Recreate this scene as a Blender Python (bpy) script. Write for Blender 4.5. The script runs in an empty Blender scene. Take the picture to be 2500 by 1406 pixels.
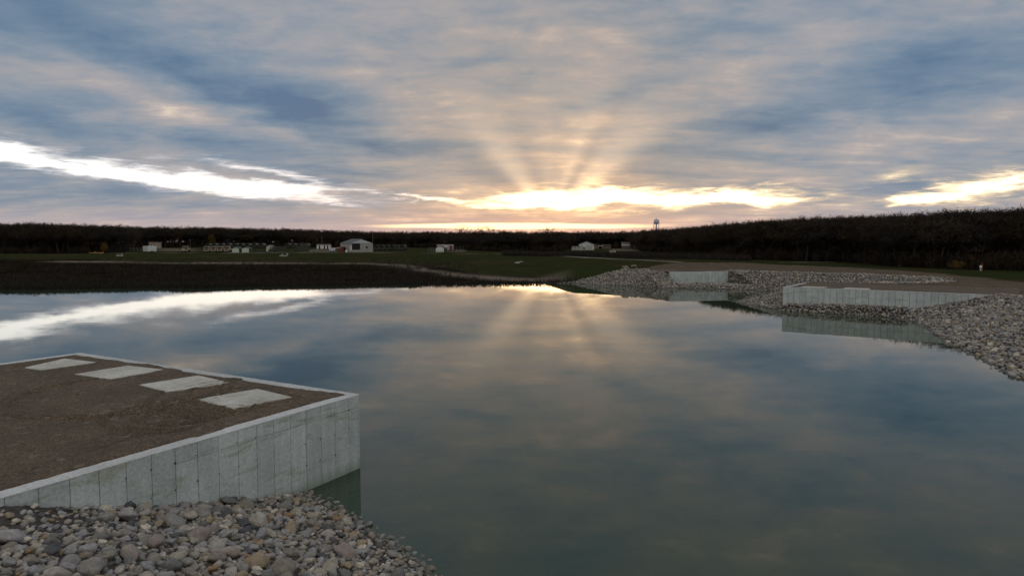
import bpy, math, random
import numpy as np
from mathutils import Vector

random.seed(7)
RNG = np.random.default_rng(7)
R = math.radians
scene = bpy.context.scene
COL = scene.collection

# ------------------------------------------------------------------ camera
F = 1667.0                      # focal length in pixels of a 2500 px wide frame
CAMH = 7.4
PITCH = math.atan(113.0 / F)
cam_d = bpy.data.cameras.new('camera')
cam_d.sensor_width = 36.0
cam_d.lens = 36.0 * F / 2500.0
cam_d.clip_start = 0.1
cam_d.clip_end = 9000.0
cam = bpy.data.objects.new('camera', cam_d)
cam.location = (0, 0, CAMH)
cam.rotation_euler = (math.pi / 2 - PITCH, 0, 0)
COL.objects.link(cam)
scene.camera = cam


def ray(px, py):
    a, b = (px - 1250.0) / F, -(py - 703.0) / F
    d = Vector((a, math.cos(PITCH) + b * math.sin(PITCH), -math.sin(PITCH) + b * math.cos(PITCH)))
    return d


def at(px, py, z=0.0):
    d = ray(px, py)
    t = (z - CAMH) / d.z
    return (d.x * t, d.y * t)


def azel(px, py):
    d = ray(px, py).normalized()
    return math.degrees(math.atan2(d.x, d.y)), math.degrees(math.asin(d.z))


# ------------------------------------------------------------------ sky
SUN_AZ, SUN_EL = azel(1345, 556)
world = bpy.data.worlds.new('World')
scene.world = world
world.use_nodes = True
wt = world.node_tree
wt.nodes.clear()


class X:
    """a float socket with arithmetic"""
    def __init__(s, sock):
        s.s = sock

    @staticmethod
    def op(o, *args, clamp=False):
        n = wt.nodes.new('ShaderNodeMath')
        n.operation = o
        n.use_clamp = clamp
        for i, a in enumerate(args):
            if isinstance(a, X):
                wt.links.new(a.s, n.inputs[i])
            else:
                n.inputs[i].default_value = float(a)
        return X(n.outputs[0])

    def __add__(s, o): return X.op('ADD', s, o)
    __radd__ = __add__
    def __sub__(s, o): return X.op('SUBTRACT', s, o)
    def __rsub__(s, o): return X.op('SUBTRACT', o, s)
    def __mul__(s, o): return X.op('MULTIPLY', s, o)
    __rmul__ = __mul__
    def __truediv__(s, o): return X.op('DIVIDE', s, o)
    def clamp(s): return X.op('ADD', s, 0.0, clamp=True)


def wnode(t, **kw):
    n = wt.nodes.new(t)
    for k, v in kw.items():
        setattr(n, k, v)
    return n


def smooth(x, a, b, lo=0.0, hi=1.0):
    n = wnode('ShaderNodeMapRange', interpolation_type='SMOOTHSTEP')
    wt.links.new(x.s, n.inputs[0])
    n.inputs[1].default_value, n.inputs[2].default_value = a, b
    n.inputs[3].default_value, n.inputs[4].default_value = lo, hi
    return X(n.outputs[0])


def comb(a, b, c=0.0):
    n = wnode('ShaderNodeCombineXYZ')
    for i, v in enumerate((a, b, c)):
        if isinstance(v, X):
            wt.links.new(v.s, n.inputs[i])
        else:
            n.inputs[i].default_value = v
    return n.outputs[0]


def noise(vec, scale, detail=4, rough=0.55, lac=2.0, dist=0.0):
    n = wnode('ShaderNodeTexNoise')
    wt.links.new(vec, n.inputs['Vector'])
    n.inputs['Scale'].default_value = scale
    n.inputs['Detail'].default_value = detail
    n.inputs['Roughness'].default_value = rough
    n.inputs['Lacunarity'].default_value = lac
    n.inputs['Distortion'].default_value = dist
    return X(n.outputs[0])


def mixc(f, a, b, mode='MIX'):
    n = wnode('ShaderNodeMix', data_type='RGBA', blend_type=mode)
    n.clamp_factor = True
    for k, v in ((0, f), (6, a), (7, b)):
        if isinstance(v, X):
            wt.links.new(v.s, n.inputs[k])
        elif isinstance(v, bpy.types.NodeSocket):
            wt.links.new(v, n.inputs[k])
        elif k == 0:
            n.inputs[0].default_value = v
        else:
            n.inputs[k].default_value = (*v, 1)
    return n.outputs[2]


def lin(r, g, b):
    f = lambda c: (c / 255) / 12.92 if c <= 10 else (((c / 255) + 0.055) / 1.055) ** 2.4
    return (f(r), f(g), f(b))


tc = wnode('ShaderNodeTexCoord')
sep = wnode('ShaderNodeSeparateXYZ')
wt.links.new(tc.outputs['Generated'], sep.inputs[0])
dx, dy, dz = X(sep.outputs[0]), X(sep.outputs[1]), X(sep.outputs[2])
DEG = 57.29578
AZ = X.op('ARCTAN2', dx, dy) * DEG
EL = X.op('ARCSINE', dz) * DEG
# the cloud deck: a curved sheet high above, seen in perspective
zz = X.op('MAXIMUM', dz, 0.0) + 0.10
deck = comb(dx / zz, dy / zz, 0.0)
n_big = noise(deck, 0.55, 5, 0.55, dist=0.4)
n_mid = noise(comb(dx / zz * 0.8, dy / zz * 1.5, 3.7), 1.7, 5, 0.52, dist=0.5)
# fine streaks, stretched along the horizon
streak = comb(AZ * 0.085, EL * 0.42, 1.3)
n_str = noise(streak, 1.0, 7, 0.58, dist=0.5)
n_warp = noise(comb(AZ * 0.07, EL * 0.22, 8.1), 1.0, 5, 0.6)
n_warp2 = noise(comb(AZ * 0.16, EL * 0.55, 5.1), 1.0, 6, 0.62)
# lumpy undersides of the deck
n_puff = noise(comb(AZ * 0.13, EL * 0.30, 2.2), 1.0, 6, 0.56, dist=0.5)
A1 = AZ + (n_warp - 0.5) * 9.0
E1 = EL + (n_warp2 - 0.5) * 2.6
field = comb(A1, E1)
E2 = EL + (n_warp2 - 0.5) * 1.6 + (n_str - 0.5) * 1.0
A2 = AZ + (n_warp - 0.5) * 5.0
gfield = comb(A2, E2)
PXD = 57.2958 / F


def blob(vec, px, py, L, W, ang, amp):
    """soft elongated patch of sky: centre and half sizes, tilt in degrees"""
    a0, e0 = azel(px, py)
    m = wnode('ShaderNodeMapping', vector_type='TEXTURE')
    wt.links.new(vec, m.inputs[0])
    m.inputs['Location'].default_value = (a0, e0, 0)
    m.inputs['Rotation'].default_value = (0, 0, R(-ang))
    m.inputs['Scale'].default_value = (L * PXD, W * PXD, 1)
    g = wnode('ShaderNodeTexGradient', gradient_type='QUADRATIC_SPHERE')
    wt.links.new(m.outputs[0], g.inputs[0])
    return X(g.outputs[1]) * amp


def total(xs):
    t = xs[0]
    for x in xs[1:]:
        t = t + x
    return t


CLOUDS = [  # thin lit and thick shaded parts of the deck
    (430, 165, 720, 130, 19, -0.62), (760, 270, 430, 95, 17, -0.46), (-60, 40, 420, 150, 14, -0.34),
    (950, 352, 330, 42, 5, -0.34), (1190, 400, 190, 70, 0, -0.26), (1700, 352, 320, 62, -2, -0.34),
    (1850, 305, 260, 48, 0, -0.22), (2200, 195, 560, 120, -7, -0.52), (2260, 120, 380, 70, -12, -0.24),
    (1640, 90, 260, 85, -18, -0.30), (1560, 215, 240, 95, -8, -0.22), (60, 290, 330, 110, 10, -0.30),
    (560, 352, 380, 48, 3, -0.32), (880, 418, 420, 34, 4, -0.26), (2120, 440, 260, 46, 6, -0.32),
    (300, 500, 700, 70, 3, -0.22), (2000, 270, 350, 60, -4, -0.20), (1960, 385, 300, 36, 4, -0.20), (1200, 350, 260, 40, 0, -0.18),
    (400, 258, 430, 66, 15, 0.40), (720, 322, 430, 44, 15, 0.34), (1080, 190, 330, 150, 4, 0.16),
    (1450, 300, 330, 40, 0, 0.22), (1250, 270, 260, 50, 0, 0.12), (1870, 150, 420, 80, -24, 0.18), (1850, 430, 480, 56, 0, 0.24), (2330, 330, 330, 60, 0, 0.14),
    (150, 150, 330, 60, 14, 0.14), (1750, 265, 320, 50, -14, 0.16), (620, 30, 500, 90, 10, 0.12),
]
t_blob = total([blob(field, *c) for c in CLOUDS])
t_halo = blob(comb(AZ, EL), 1380, 490, 1000, 350, 0, 0.58)
t_low = smooth(EL, 4.5, 0.3, 0.0, 0.16)

# sun rays: brightness varies with the angle round the hidden sun
sa, se = azel(1345, 530)
ua, ue = AZ - sa, EL - se
phi = X.op('ARCTAN2', ua, ue)
rr = X.op('SQRT', ua * ua + ue * ue)
n_ray = noise(comb(phi * 2.2, rr * 0.03, 4.4), 1.0, 3, 0.5)
rayr = wnode('ShaderNodeValToRGB')
rayr.color_ramp.interpolation = 'B_SPLINE'
wt.links.new((phi * (1.0 / math.pi) + 0.5 + (n_ray - 0.5) * 0.02).clamp().s, rayr.inputs[0])
RAYS = [(-90, .5), (-82, .35), (-71, .75), (-56, .08), (-46, .6), (-37, .95), (-22, .30), (-8, .6), (4, .5), (14, .60), (22, .80), (31, .30), (39, .80), (50, .95), (61, .05), (68, .10), (77, .75), (90, .5)]
for i, (a_, v_) in enumerate(RAYS):
    e_ = rayr.color_ramp.elements[0] if i == 0 else (rayr.color_ramp.elements[-1] if i == len(RAYS) - 1 else rayr.color_ramp.elements.new((a_ + 90) / 180))
    e_.position = (a_ + 90) / 180
    e_.color = (v_, v_, v_, 1)
ray_f = smooth(rr, 19.0, 2.0) * smooth(rr, 1.0, 3.0) * smooth(EL, 2.0, 4.2)
rays = (X(rayr.outputs[0]) - 0.52) * 0.22 * ray_f

n_fine = noise(comb(AZ * 0.30, EL * 0.85, 9.3), 1.0, 6, 0.6, dist=0.5)
n_wisp = noise(comb(dx / zz * 1.6, dy / zz * 3.0, 1.9), 2.6, 6, 0.6, dist=0.5)
low = smooth(EL, 16.0, 5.0, 0.25, 1.0)
# deck brightened away from the sun, mostly out of view, to light the foreground
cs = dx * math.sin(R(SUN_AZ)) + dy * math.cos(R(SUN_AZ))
rear_boost = smooth(cs, 0.75, -0.35)
tone = 0.58 + t_blob * 0.86 + (n_big - 0.5) * 0.45 + (n_mid - 0.5) * 0.80 + (n_str - 0.5) * low * 0.66 + (n_puff - 0.5) * 0.66 + (n_fine - 0.5) * 0.28 + (n_wisp - 0.5) * 0.34 + t_halo * 0.30 + t_low + rays + smooth(EL, 13.0, 24.0) * 0.05 + rear_boost * 0.26

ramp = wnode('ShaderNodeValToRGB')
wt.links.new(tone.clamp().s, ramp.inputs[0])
cr = ramp.color_ramp
stops = [(0.0, (84, 108, 136)), (0.2, (102, 123, 145)), (0.42, (123, 136, 152)), (0.58, (142, 146, 155)),
         (0.74, (160, 155, 157)), (0.88, (186, 172, 165)), (1.0, (228, 208, 184))]
cr.elements[0].position, cr.elements[0].color = stops[0][0], (*lin(*stops[0][1]), 1)
cr.elements[1].position, cr.elements[1].color = stops[-1][0], (*lin(*stops[-1][1]), 1)
for p, c in stops[1:-1]:
    e = cr.elements.new(p)
    e.color = (*lin(*c), 1)
# warm light towards the sun, pink haze low down
warm = smooth(rr, 27.0, 0.0)
tint = mixc(warm, mixc(rear_boost, (0.97, 1.0, 1.02), (0.90, 1.01, 1.08)), (1.12, 1.0, 0.82))
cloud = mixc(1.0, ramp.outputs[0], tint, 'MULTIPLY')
pink = smooth(EL, 3.2, 0.2) * 0.45
cloud = mixc(pink, cloud, lin(206, 182, 182))

GAPS = [
    (440, 438, 640, 33, 6.5, 1.2), (560, 446, 360, 46, 5, 0.55), (600, 424, 210, 9, 7, -0.8), (170, 396, 260, 8, 8, -0.7), (330, 428, 160, 6, 5, -0.6), (1500, 500, 70, 14, 0, -0.9), (1420, 474, 60, 8, 0, -0.6), (1700, 478, 90, 7, 2, -0.5), (230, 414, 420, 27, 8, 0.8), (690, 460, 260, 26, 2, 0.9),
    (-30, 364, 260, 27, 11, 1.1), (650, 418, 260, 18, 9, 0.7), (1040, 482, 330, 12, 4, 0.8),
    (1580, 487, 620, 36, 0, 1.4), (1330, 488, 230, 34, 0, 0.8), (1480, 470, 230, 26, -4, 0.6), (1850, 486, 240, 26, 4, 0.6),
    (2400, 464, 290, 36, -8, 0.85), (2260, 488, 200, 18, 0, 0.7), (2180, 428, 170, 30, -8, 0.38), (2480, 440, 160, 40, -8, 0.35),
]
n_gap = noise(comb(AZ * 0.30, EL * 2.2, 6.6), 1.0, 7, 0.62, dist=0.6)
g_blob = total([blob(gfield, *c) for c in GAPS])
g_wide = total([blob(gfield, c[0], c[1], c[2] * 1.15, c[3] * 2.1, c[4], c[5] * 0.55) for c in GAPS])
g_sum = g_blob * 0.85 + g_wide * 0.22 - 0.02 + ((n_str - 0.5) * 1.0 + (n_gap - 0.5) * 1.7) * smooth(g_wide, 0.02, 0.3)
strip = blob(comb(AZ, EL + (n_str - 0.5) * 0.5), 1260, 553, 760, 17, 0, 1.7)
gap = smooth(g_sum, 0.22, 1.10)
edge = smooth(g_sum, 0.0, 0.55)
strip_m = smooth(strip, 0.35, 0.9)
edge_col = mixc(smooth(AZ, -12.0, -2.0), lin(200, 200, 206), lin(250, 220, 176))
cloud = mixc(edge * 0.75, cloud, edge_col)
# the beams themselves: sunlit air between the cloud and the viewer
beam = smooth(X(rayr.outputs[0]), 0.25, 0.95) * smooth(rr, 15.0, 1.5) * smooth(EL, 1.8, 4.0) * smooth(ue, 0.0, 1.5)
cloud = mixc(beam * 0.75, cloud, (0.40, 0.29, 0.17), 'ADD')

sky = wnode('ShaderNodeTexSky', sky_type='NISHITA')
sky.sun_disc = False
sky.sun_elevation = R(SUN_EL)
sky.sun_rotation = R(SUN_AZ)
sky.altitude = 250
sky.air_density = 1.0
sky.dust_density = 1.0
# open sky seen through the gaps: the bright low western sky
glow = mixc(smooth(AZ, -14.0, 0.0), (1.12, 1.13, 1.14), (2.2, 1.95, 1.50))
nis = mixc(1.0, sky.outputs[0], (0.10, 0.10, 0.10), 'MULTIPLY')
opening = mixc(1.0, glow, nis, 'ADD')
cloud = mixc(0.10, cloud, nis, 'ADD')
col = mixc(gap, cloud, opening)
col = mixc(strip_m, col, (2.2, 1.5, 0.75))
bg = wnode('ShaderNodeBackground')
wt.links.new(col, bg.inputs[0])
bg.inputs[1].default_value = 1.10
out = wnode('ShaderNodeOutputWorld')
wt.links.new(bg.outputs[0], out.inputs[0])
try:
    world.cycles.sampling_method = 'MANUAL'
    world.cycles.sample_map_resolution = 1024
except Exception:
    pass

# ------------------------------------------------------------------ sun
sd = bpy.data.lights.new('sun', 'SUN')
sd.energy = 2.0
sd.angle = R(0.6)
sd.color = (1.0, 0.62, 0.32)
sun = bpy.data.objects.new('sun', sd)
COL.objects.link(sun)
sv = Vector((math.sin(R(SUN_AZ)) * math.cos(R(SUN_EL)), math.cos(R(SUN_AZ)) * math.cos(R(SUN_EL)), math.sin(R(SUN_EL))))
sun.rotation_euler = sv.to_track_quat('Z', 'Y').to_euler()
sun.location = (60, 300, 60)

# ------------------------------------------------------------------ render settings
vs = scene.view_settings
scene.display_settings.display_device = 'sRGB'
vs.view_transform = 'Standard'
vs.look = 'None'
vs.exposure = 0.0
vs.gamma = 1.0
vs.use_curve_mapping = False
scene.render.engine = 'CYCLES'
scene.cycles.use_denoising = True
scene.cycles.max_bounces = 6
scene.cycles.diffuse_bounces = 2
scene.cycles.glossy_bounces = 3
scene.cycles.transparent_max_bounces = 8
scene.cycles.caustics_reflective = False
scene.cycles.caustics_refractive = False

# ================================================================== helpers
def tag(o, label=None, cat=None, group=None, kind=None):
    if label: o['label'] = label
    if cat: o['category'] = cat
    if group: o['group'] = group
    if kind: o['kind'] = kind
    return o


def empty(name, loc=(0, 0, 0), rz=0.0):
    o = bpy.data.objects.new(name, None)
    o.location = loc
    o.rotation_euler = (0, 0, rz)
    o.empty_display_size = 0.3
    COL.objects.link(o)
    return o


def link(name, me, parent=None, loc=None):
    o = bpy.data.objects.new(name, me)
    COL.objects.link(o)
    if parent is not None:
        o.parent = parent
    if loc is not None:
        o.location = loc
    return o


def np_mesh(name, verts, faces, mat=None, smooth_=False):
    """fast mesh from numpy verts and an (n,k) face array"""
    me = bpy.data.meshes.new(name)
    verts = np.asarray(verts, dtype=np.float32)
    faces = np.asarray(faces, dtype=np.int32)
    n, k = faces.shape
    me.vertices.add(len(verts))
    me.vertices.foreach_set('co', verts.ravel())
    me.loops.add(n * k)
    me.loops.foreach_set('vertex_index', faces.ravel())
    me.polygons.add(n)
    me.polygons.foreach_set('loop_start', np.arange(n, dtype=np.int32) * k)
    me.polygons.foreach_set('loop_total', np.full(n, k, dtype=np.int32))
    if smooth_:
        me.polygons.foreach_set('use_smooth', np.ones(n, dtype=bool))
    me.update()
    me.validate()
    if mat:
        me.materials.append(mat)
    return me


def set_color(me, name, rgb):
    a = me.color_attributes.new(name, 'FLOAT_COLOR', 'POINT')
    c = np.ones((len(me.vertices), 4), dtype=np.float32)
    c[:, :rgb.shape[1]] = rgb
    a.data.foreach_set('color', c.ravel())


class MB:
    """collects faces for one mesh"""
    def __init__(s):
        s.v, s.f = [], []

    def poly(s, pts, faces):
        b = len(s.v)
        s.v += [tuple(p) for p in pts]
        s.f += [tuple(b + i for i in f) for f in faces]
        return s

    def box(s, x0, x1, y0, y1, z0, z1):
        return s.poly([(x0, y0, z0), (x1, y0, z0), (x1, y1, z0), (x0, y1, z0), (x0, y0, z1), (x1, y0, z1), (x1, y1, z1), (x0, y1, z1)],
                      [(3, 2, 1, 0), (4, 5, 6, 7), (0, 1, 5, 4), (1, 2, 6, 5), (2, 3, 7, 6), (3, 0, 4, 7)])

    def prism(s, prof, y0, y1):
        """profile in x,z extruded along y"""
        n = len(prof)
        pts = [(x, y0, z) for x, z in prof] + [(x, y1, z) for x, z in prof]
        fs = [tuple(range(n)), tuple(range(2 * n - 1, n - 1, -1))]
        fs += [(i, i + n, (i + 1) % n + n, (i + 1) % n) for i in range(n)]
        return s.poly(pts, fs)

    def cyl(s, p, q, r0, r1=None, n=8, cap=True):
        r1 = r0 if r1 is None else r1
        p, q = Vector(p), Vector(q)
        d = (q - p).normalized()
        a = d.orthogonal().normalized()
        b = d.cross(a)
        pts = []
        for c, r in ((p, r0), (q, r1)):
            for i in range(n):
                t = 2 * math.pi * i / n
                pts.append(c + a * (r * math.cos(t)) + b * (r * math.sin(t)))
        fs = [(i, (i + 1) % n, (i + 1) % n + n, i + n) for i in range(n)]
        if cap:
            fs += [tuple(range(n - 1, -1, -1)), tuple(range(n, 2 * n))]
        return s.poly(pts, fs)

    def lathe(s, prof, n=16):
        """profile of (r, z) turned round the z axis"""
        pts, fs = [], []
        for r, z in prof:
            for i in range(n):
                t = 2 * math.pi * i / n
                pts.append((r * math.cos(t), r * math.sin(t), z))
        for k in range(len(prof) - 1):
            for i in range(n):
                j = (i + 1) % n
                fs.append((k * n + i, k * n + j, (k + 1) * n + j, (k + 1) * n + i))
        return s.poly(pts, fs)

    def mesh(s, name, mat=None, smooth_=False):
        me = bpy.data.meshes.new(name)
        me.from_pydata(s.v, [], s.f)
        me.update()
        if smooth_:
            me.polygons.foreach_set('use_smooth', np.ones(len(me.polygons), dtype=bool))
        if mat:
            me.materials.append(mat)
        return me

    def build(s, name, mat, parent=None, smooth_=False, loc=None):
        return link(name, s.mesh(name, mat, smooth_), parent, loc)


def copy_tree(o, parent=None):
    c = o.copy()
    COL.objects.link(c)
    c.parent = parent
    for ch in o.children:
        copy_tree(ch, c)
    return c


# ------------------------------------------------------------------ materials
def new_mat(name):
    m = bpy.data.materials.new(name)
    m.use_nodes = True
    return m, m.node_tree, m.node_tree.nodes['Principled BSDF']


def nd(t, typ, ins=None, **kw):
    n = t.nodes.new(typ)
    for k, v in kw.items():
        setattr(n, k, v)
    for k, v in (ins or {}).items():
        if isinstance(v, bpy.types.NodeSocket):
            t.links.new(v, n.inputs[k])
        else:
            n.inputs[k].default_value = v
    return n


def nmix(t, f, a, b, mode='MIX'):
    n = t.nodes.new('ShaderNodeMix')
    n.data_type, n.blend_type = 'RGBA', mode
    for k, v in ((0, f), (6, a), (7, b)):
        if isinstance(v, bpy.types.NodeSocket):
            t.links.new(v, n.inputs[k])
        else:
            n.inputs[k].default_value = v if k == 0 else (*v, 1)
    return n.outputs[2]


def nramp(t, fac, stops, interp='LINEAR'):
    n = t.nodes.new('ShaderNodeValToRGB')
    n.color_ramp.interpolation = interp
    e = n.color_ramp.elements
    e[0].position, e[0].color = stops[0][0], (*stops[0][1], 1)
    e[1].position, e[1].color = stops[-1][0], (*stops[-1][1], 1)
    for p, c in stops[1:-1]:
        k = e.new(p)
        k.color = (*c, 1)
    t.links.new(fac, n.inputs[0])
    return n.outputs[0]


def simple(name, c, rough=0.7, var=0.25, scale=3.0, metal=0.0, bump=0.0):
    m, t, b = new_mat(name)
    tcn = nd(t, 'ShaderNodeTexCoord')
    no = nd(t, 'ShaderNodeTexNoise', {'Vector': tcn.outputs['Object'], 'Scale': scale, 'Detail': 5.0, 'Roughness': 0.6})
    lo = tuple(x * (1 - var) for x in c)
    hi = tuple(min(1, x * (1 + var)) for x in c)
    col_ = nramp(t, no.outputs[0], [(0.3, lo), (0.7, hi)])
    t.links.new(col_, b.inputs['Base Color'])
    b.inputs['Roughness'].default_value = rough
    b.inputs['Metallic'].default_value = metal
    if bump:
        bp = nd(t, 'ShaderNodeBump', {'Height': no.outputs[0], 'Strength': bump, 'Distance': 0.02})
        t.links.new(bp.outputs[0], b.inputs['Normal'])
    return m


def concrete(name, base=(0.575, 0.655, 0.67), stain=0.85):
    """poured concrete: mottled, with faint vertical runs, pour lines and small pores"""
    m, t, b = new_mat(name)
    geo = nd(t, 'ShaderNodeNewGeometry')
    oi = nd(t, 'ShaderNodeObjectInfo')
    pos = geo.outputs['Position']
    n1 = nd(t, 'ShaderNodeTexNoise', {'Vector': pos, 'Scale': 0.55, 'Detail': 6.0, 'Roughness': 0.6, 'Distortion': 0.6})
    mp = nd(t, 'ShaderNodeMapping', {'Vector': pos, 'Scale': (3.0, 3.0, 0.35)})
    n2 = nd(t, 'ShaderNodeTexNoise', {'Vector': mp.outputs[0], 'Scale': 1.6, 'Detail': 6.0, 'Roughness': 0.65})
    mp3 = nd(t, 'ShaderNodeMapping', {'Vector': pos, 'Scale': (0.45, 0.45, 2.6)})
    n3 = nd(t, 'ShaderNodeTexNoise', {'Vector': mp3.outputs[0], 'Scale': 1.1, 'Detail': 7.0, 'Roughness': 0.62, 'Distortion': 1.0})
    n4 = nd(t, 'ShaderNodeTexNoise', {'Vector': pos, 'Scale': 14.0, 'Detail': 4.0, 'Roughness': 0.7})
    vo = nd(t, 'ShaderNodeTexVoronoi', {'Vector': pos, 'Scale': 7.5, 'Randomness': 1.0})
    dark = tuple(x * 0.62 for x in base)
    c = nramp(t, n1.outputs[0], [(0.3, tuple(x * 0.80 for x in base)), (0.7, tuple(min(1, x * 1.12) for x in base))])
    k2 = nramp(t, n2.outputs[0], [(0.42, (0, 0, 0)), (0.72, (0.42, 0.42, 0.42))])
    c = nmix(t, k2, c, dark)
    k3 = nramp(t, n3.outputs[0], [(0.54, (0, 0, 0)), (0.66, (stain, stain, stain)), (0.72, (0, 0, 0))])
    c = nmix(t, k3, c, (base[0] * 0.62, base[1] * 0.60, base[2] * 0.46))
    k4 = nramp(t, n4.outputs[0], [(0.35, (0.80, 0.80, 0.80)), (0.65, (1.1, 1.1, 1.1))])
    c = nmix(t, 1.0, c, k4, 'MULTIPLY')
    k5 = nramp(t, oi.outputs['Random'], [(0.0, (0.90, 0.90, 0.90)), (1.0, (1.06, 1.06, 1.06))])
    c = nmix(t, 1.0, c, k5, 'MULTIPLY')
    k6 = nramp(t, vo.outputs['Distance'], [(0.035, (0.35, 0.35, 0.35)), (0.07, (1, 1, 1))])
    c = nmix(t, 0.8, c, k6, 'MULTIPLY')
    # damp, algae-stained band just above the water
    sp = nd(t, 'ShaderNodeSeparateXYZ', {'Vector': pos})
    nz = nd(t, 'ShaderNodeMath', {0: n2.outputs[0], 1: 0.55}, operation='MULTIPLY')
    zz3 = nd(t, 'ShaderNodeMath', {0: sp.outputs[2], 1: nz.outputs[0]}, operation='SUBTRACT')
    wet = nd(t, 'ShaderNodeMapRange', {0: zz3.outputs[0], 1: -0.22, 2: 0.10, 3: 0.75, 4: 0.0})
    c = nmix(t, wet.outputs[0], c, (base[0] * 0.42, base[1] * 0.45, base[2] * 0.36))
    t.links.new(c, b.inputs['Base Color'])
    b.inputs['Roughness'].default_value = 0.85
    bp = nd(t, 'ShaderNodeBump', {'Height': n4.outputs[0], 'Strength': 0.25, 'Distance': 0.01})
    t.links.new(bp.outputs[0], b.inputs['Normal'])
    return m


def gravel_nodes(t, pos, tone=(0.094, 0.071, 0.047)):
    """crushed brown gravel: fine chips of several tones"""
    v = nd(t, 'ShaderNodeTexVoronoi', {'Vector': pos, 'Scale': 36.0, 'Randomness': 1.0})
    v2 = nd(t, 'ShaderNodeTexVoronoi', {'Vector': pos, 'Scale': 6.0, 'Randomness': 1.0})
    n1 = nd(t, 'ShaderNodeTexNoise', {'Vector': pos, 'Scale': 0.5, 'Detail': 6.0, 'Roughness': 0.6})
    n2 = nd(t, 'ShaderNodeTexNoise', {'Vector': pos, 'Scale': 5.0, 'Detail': 5.0, 'Roughness': 0.65})
    sepc = nd(t, 'ShaderNodeSeparateColor', {'Color': v.outputs['Color']})
    c = nramp(t, sepc.outputs[0], [(0.0, tuple(x * 0.45 for x in tone)), (0.45, tone), (0.8, tuple(x * 1.45 for x in tone)), (1.0, (tone[0] * 2.0, tone[1] * 2.0, tone[2] * 2.0))])
    k = nramp(t, n1.outputs[0], [(0.3, (0.72, 0.72, 0.72)), (0.7, (1.25, 1.22, 1.18))])
    c = nmix(t, 1.0, c, k, 'MULTIPLY')
    k = nramp(t, n2.outputs[0], [(0.3, (0.75, 0.75, 0.75)), (0.7, (1.2, 1.2, 1.2))])
    c = nmix(t, 1.0, c, k, 'MULTIPLY')
    sep2 = nd(t, 'ShaderNodeSeparateColor', {'Color': v2.outputs['Color']})
    k = nramp(t, sep2.outputs[1], [(0.94, (0, 0, 0)), (0.99, (0.4, 0.4, 0.4))])
    c = nmix(t, k, c, (0.24, 0.22, 0.19))
    return c, v.outputs['Distance'], n2.outputs[0]


M = {}
M['concrete'] = concrete('poured_concrete')
M['coping'] = concrete('trowelled_concrete', (0.62, 0.655, 0.67), 0.2)
M['slab'] = concrete('slab_concrete', (0.60, 0.61, 0.56), 0.45)
_t = M['slab'].node_tree                     # dirt washed over the slabs
_b = _t.nodes['Principled BSDF']
_src = _b.inputs['Base Color'].links[0].from_socket
_g = nd(_t, 'ShaderNodeNewGeometry')
_n = nd(_t, 'ShaderNodeTexNoise', {'Vector': _g.outputs['Position'], 'Scale': 1.3, 'Detail': 7.0, 'Roughness': 0.68, 'Distortion': 0.8})
_k = nramp(_t, _n.outputs[0], [(0.50, (0, 0, 0)), (0.72, (0.65, 0.65, 0.65))])
_t.links.new(nmix(_t, _k, _src, (0.21, 0.175, 0.13)), _b.inputs['Base Color'])
M['joint'] = simple('joint_concrete', (0.30, 0.33, 0.33), 0.9, 0.3, 4.0)
M['tie'] = simple('tie_hole_dark', (0.035, 0.037, 0.038), 0.9)  # near-black raised discs stand in for the shade inside the holes

m, t, b = new_mat('gravel')
g = nd(t, 'ShaderNodeNewGeometry')
c, hd, hn = gravel_nodes(t, g.outputs['Position'])
t.links.new(c, b.inputs['Base Color'])
b.inputs['Roughness'].default_value = 0.95
bp = nd(t, 'ShaderNodeBump', {'Height': hd, 'Strength': 0.6, 'Distance': 0.02})
bp2 = nd(t, 'ShaderNodeBump', {'Height': hn, 'Strength': 0.3, 'Distance': 0.04, 'Normal': bp.outputs[0]})
t.links.new(bp2.outputs[0], b.inputs['Normal'])
M['gravel'] = m


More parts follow.
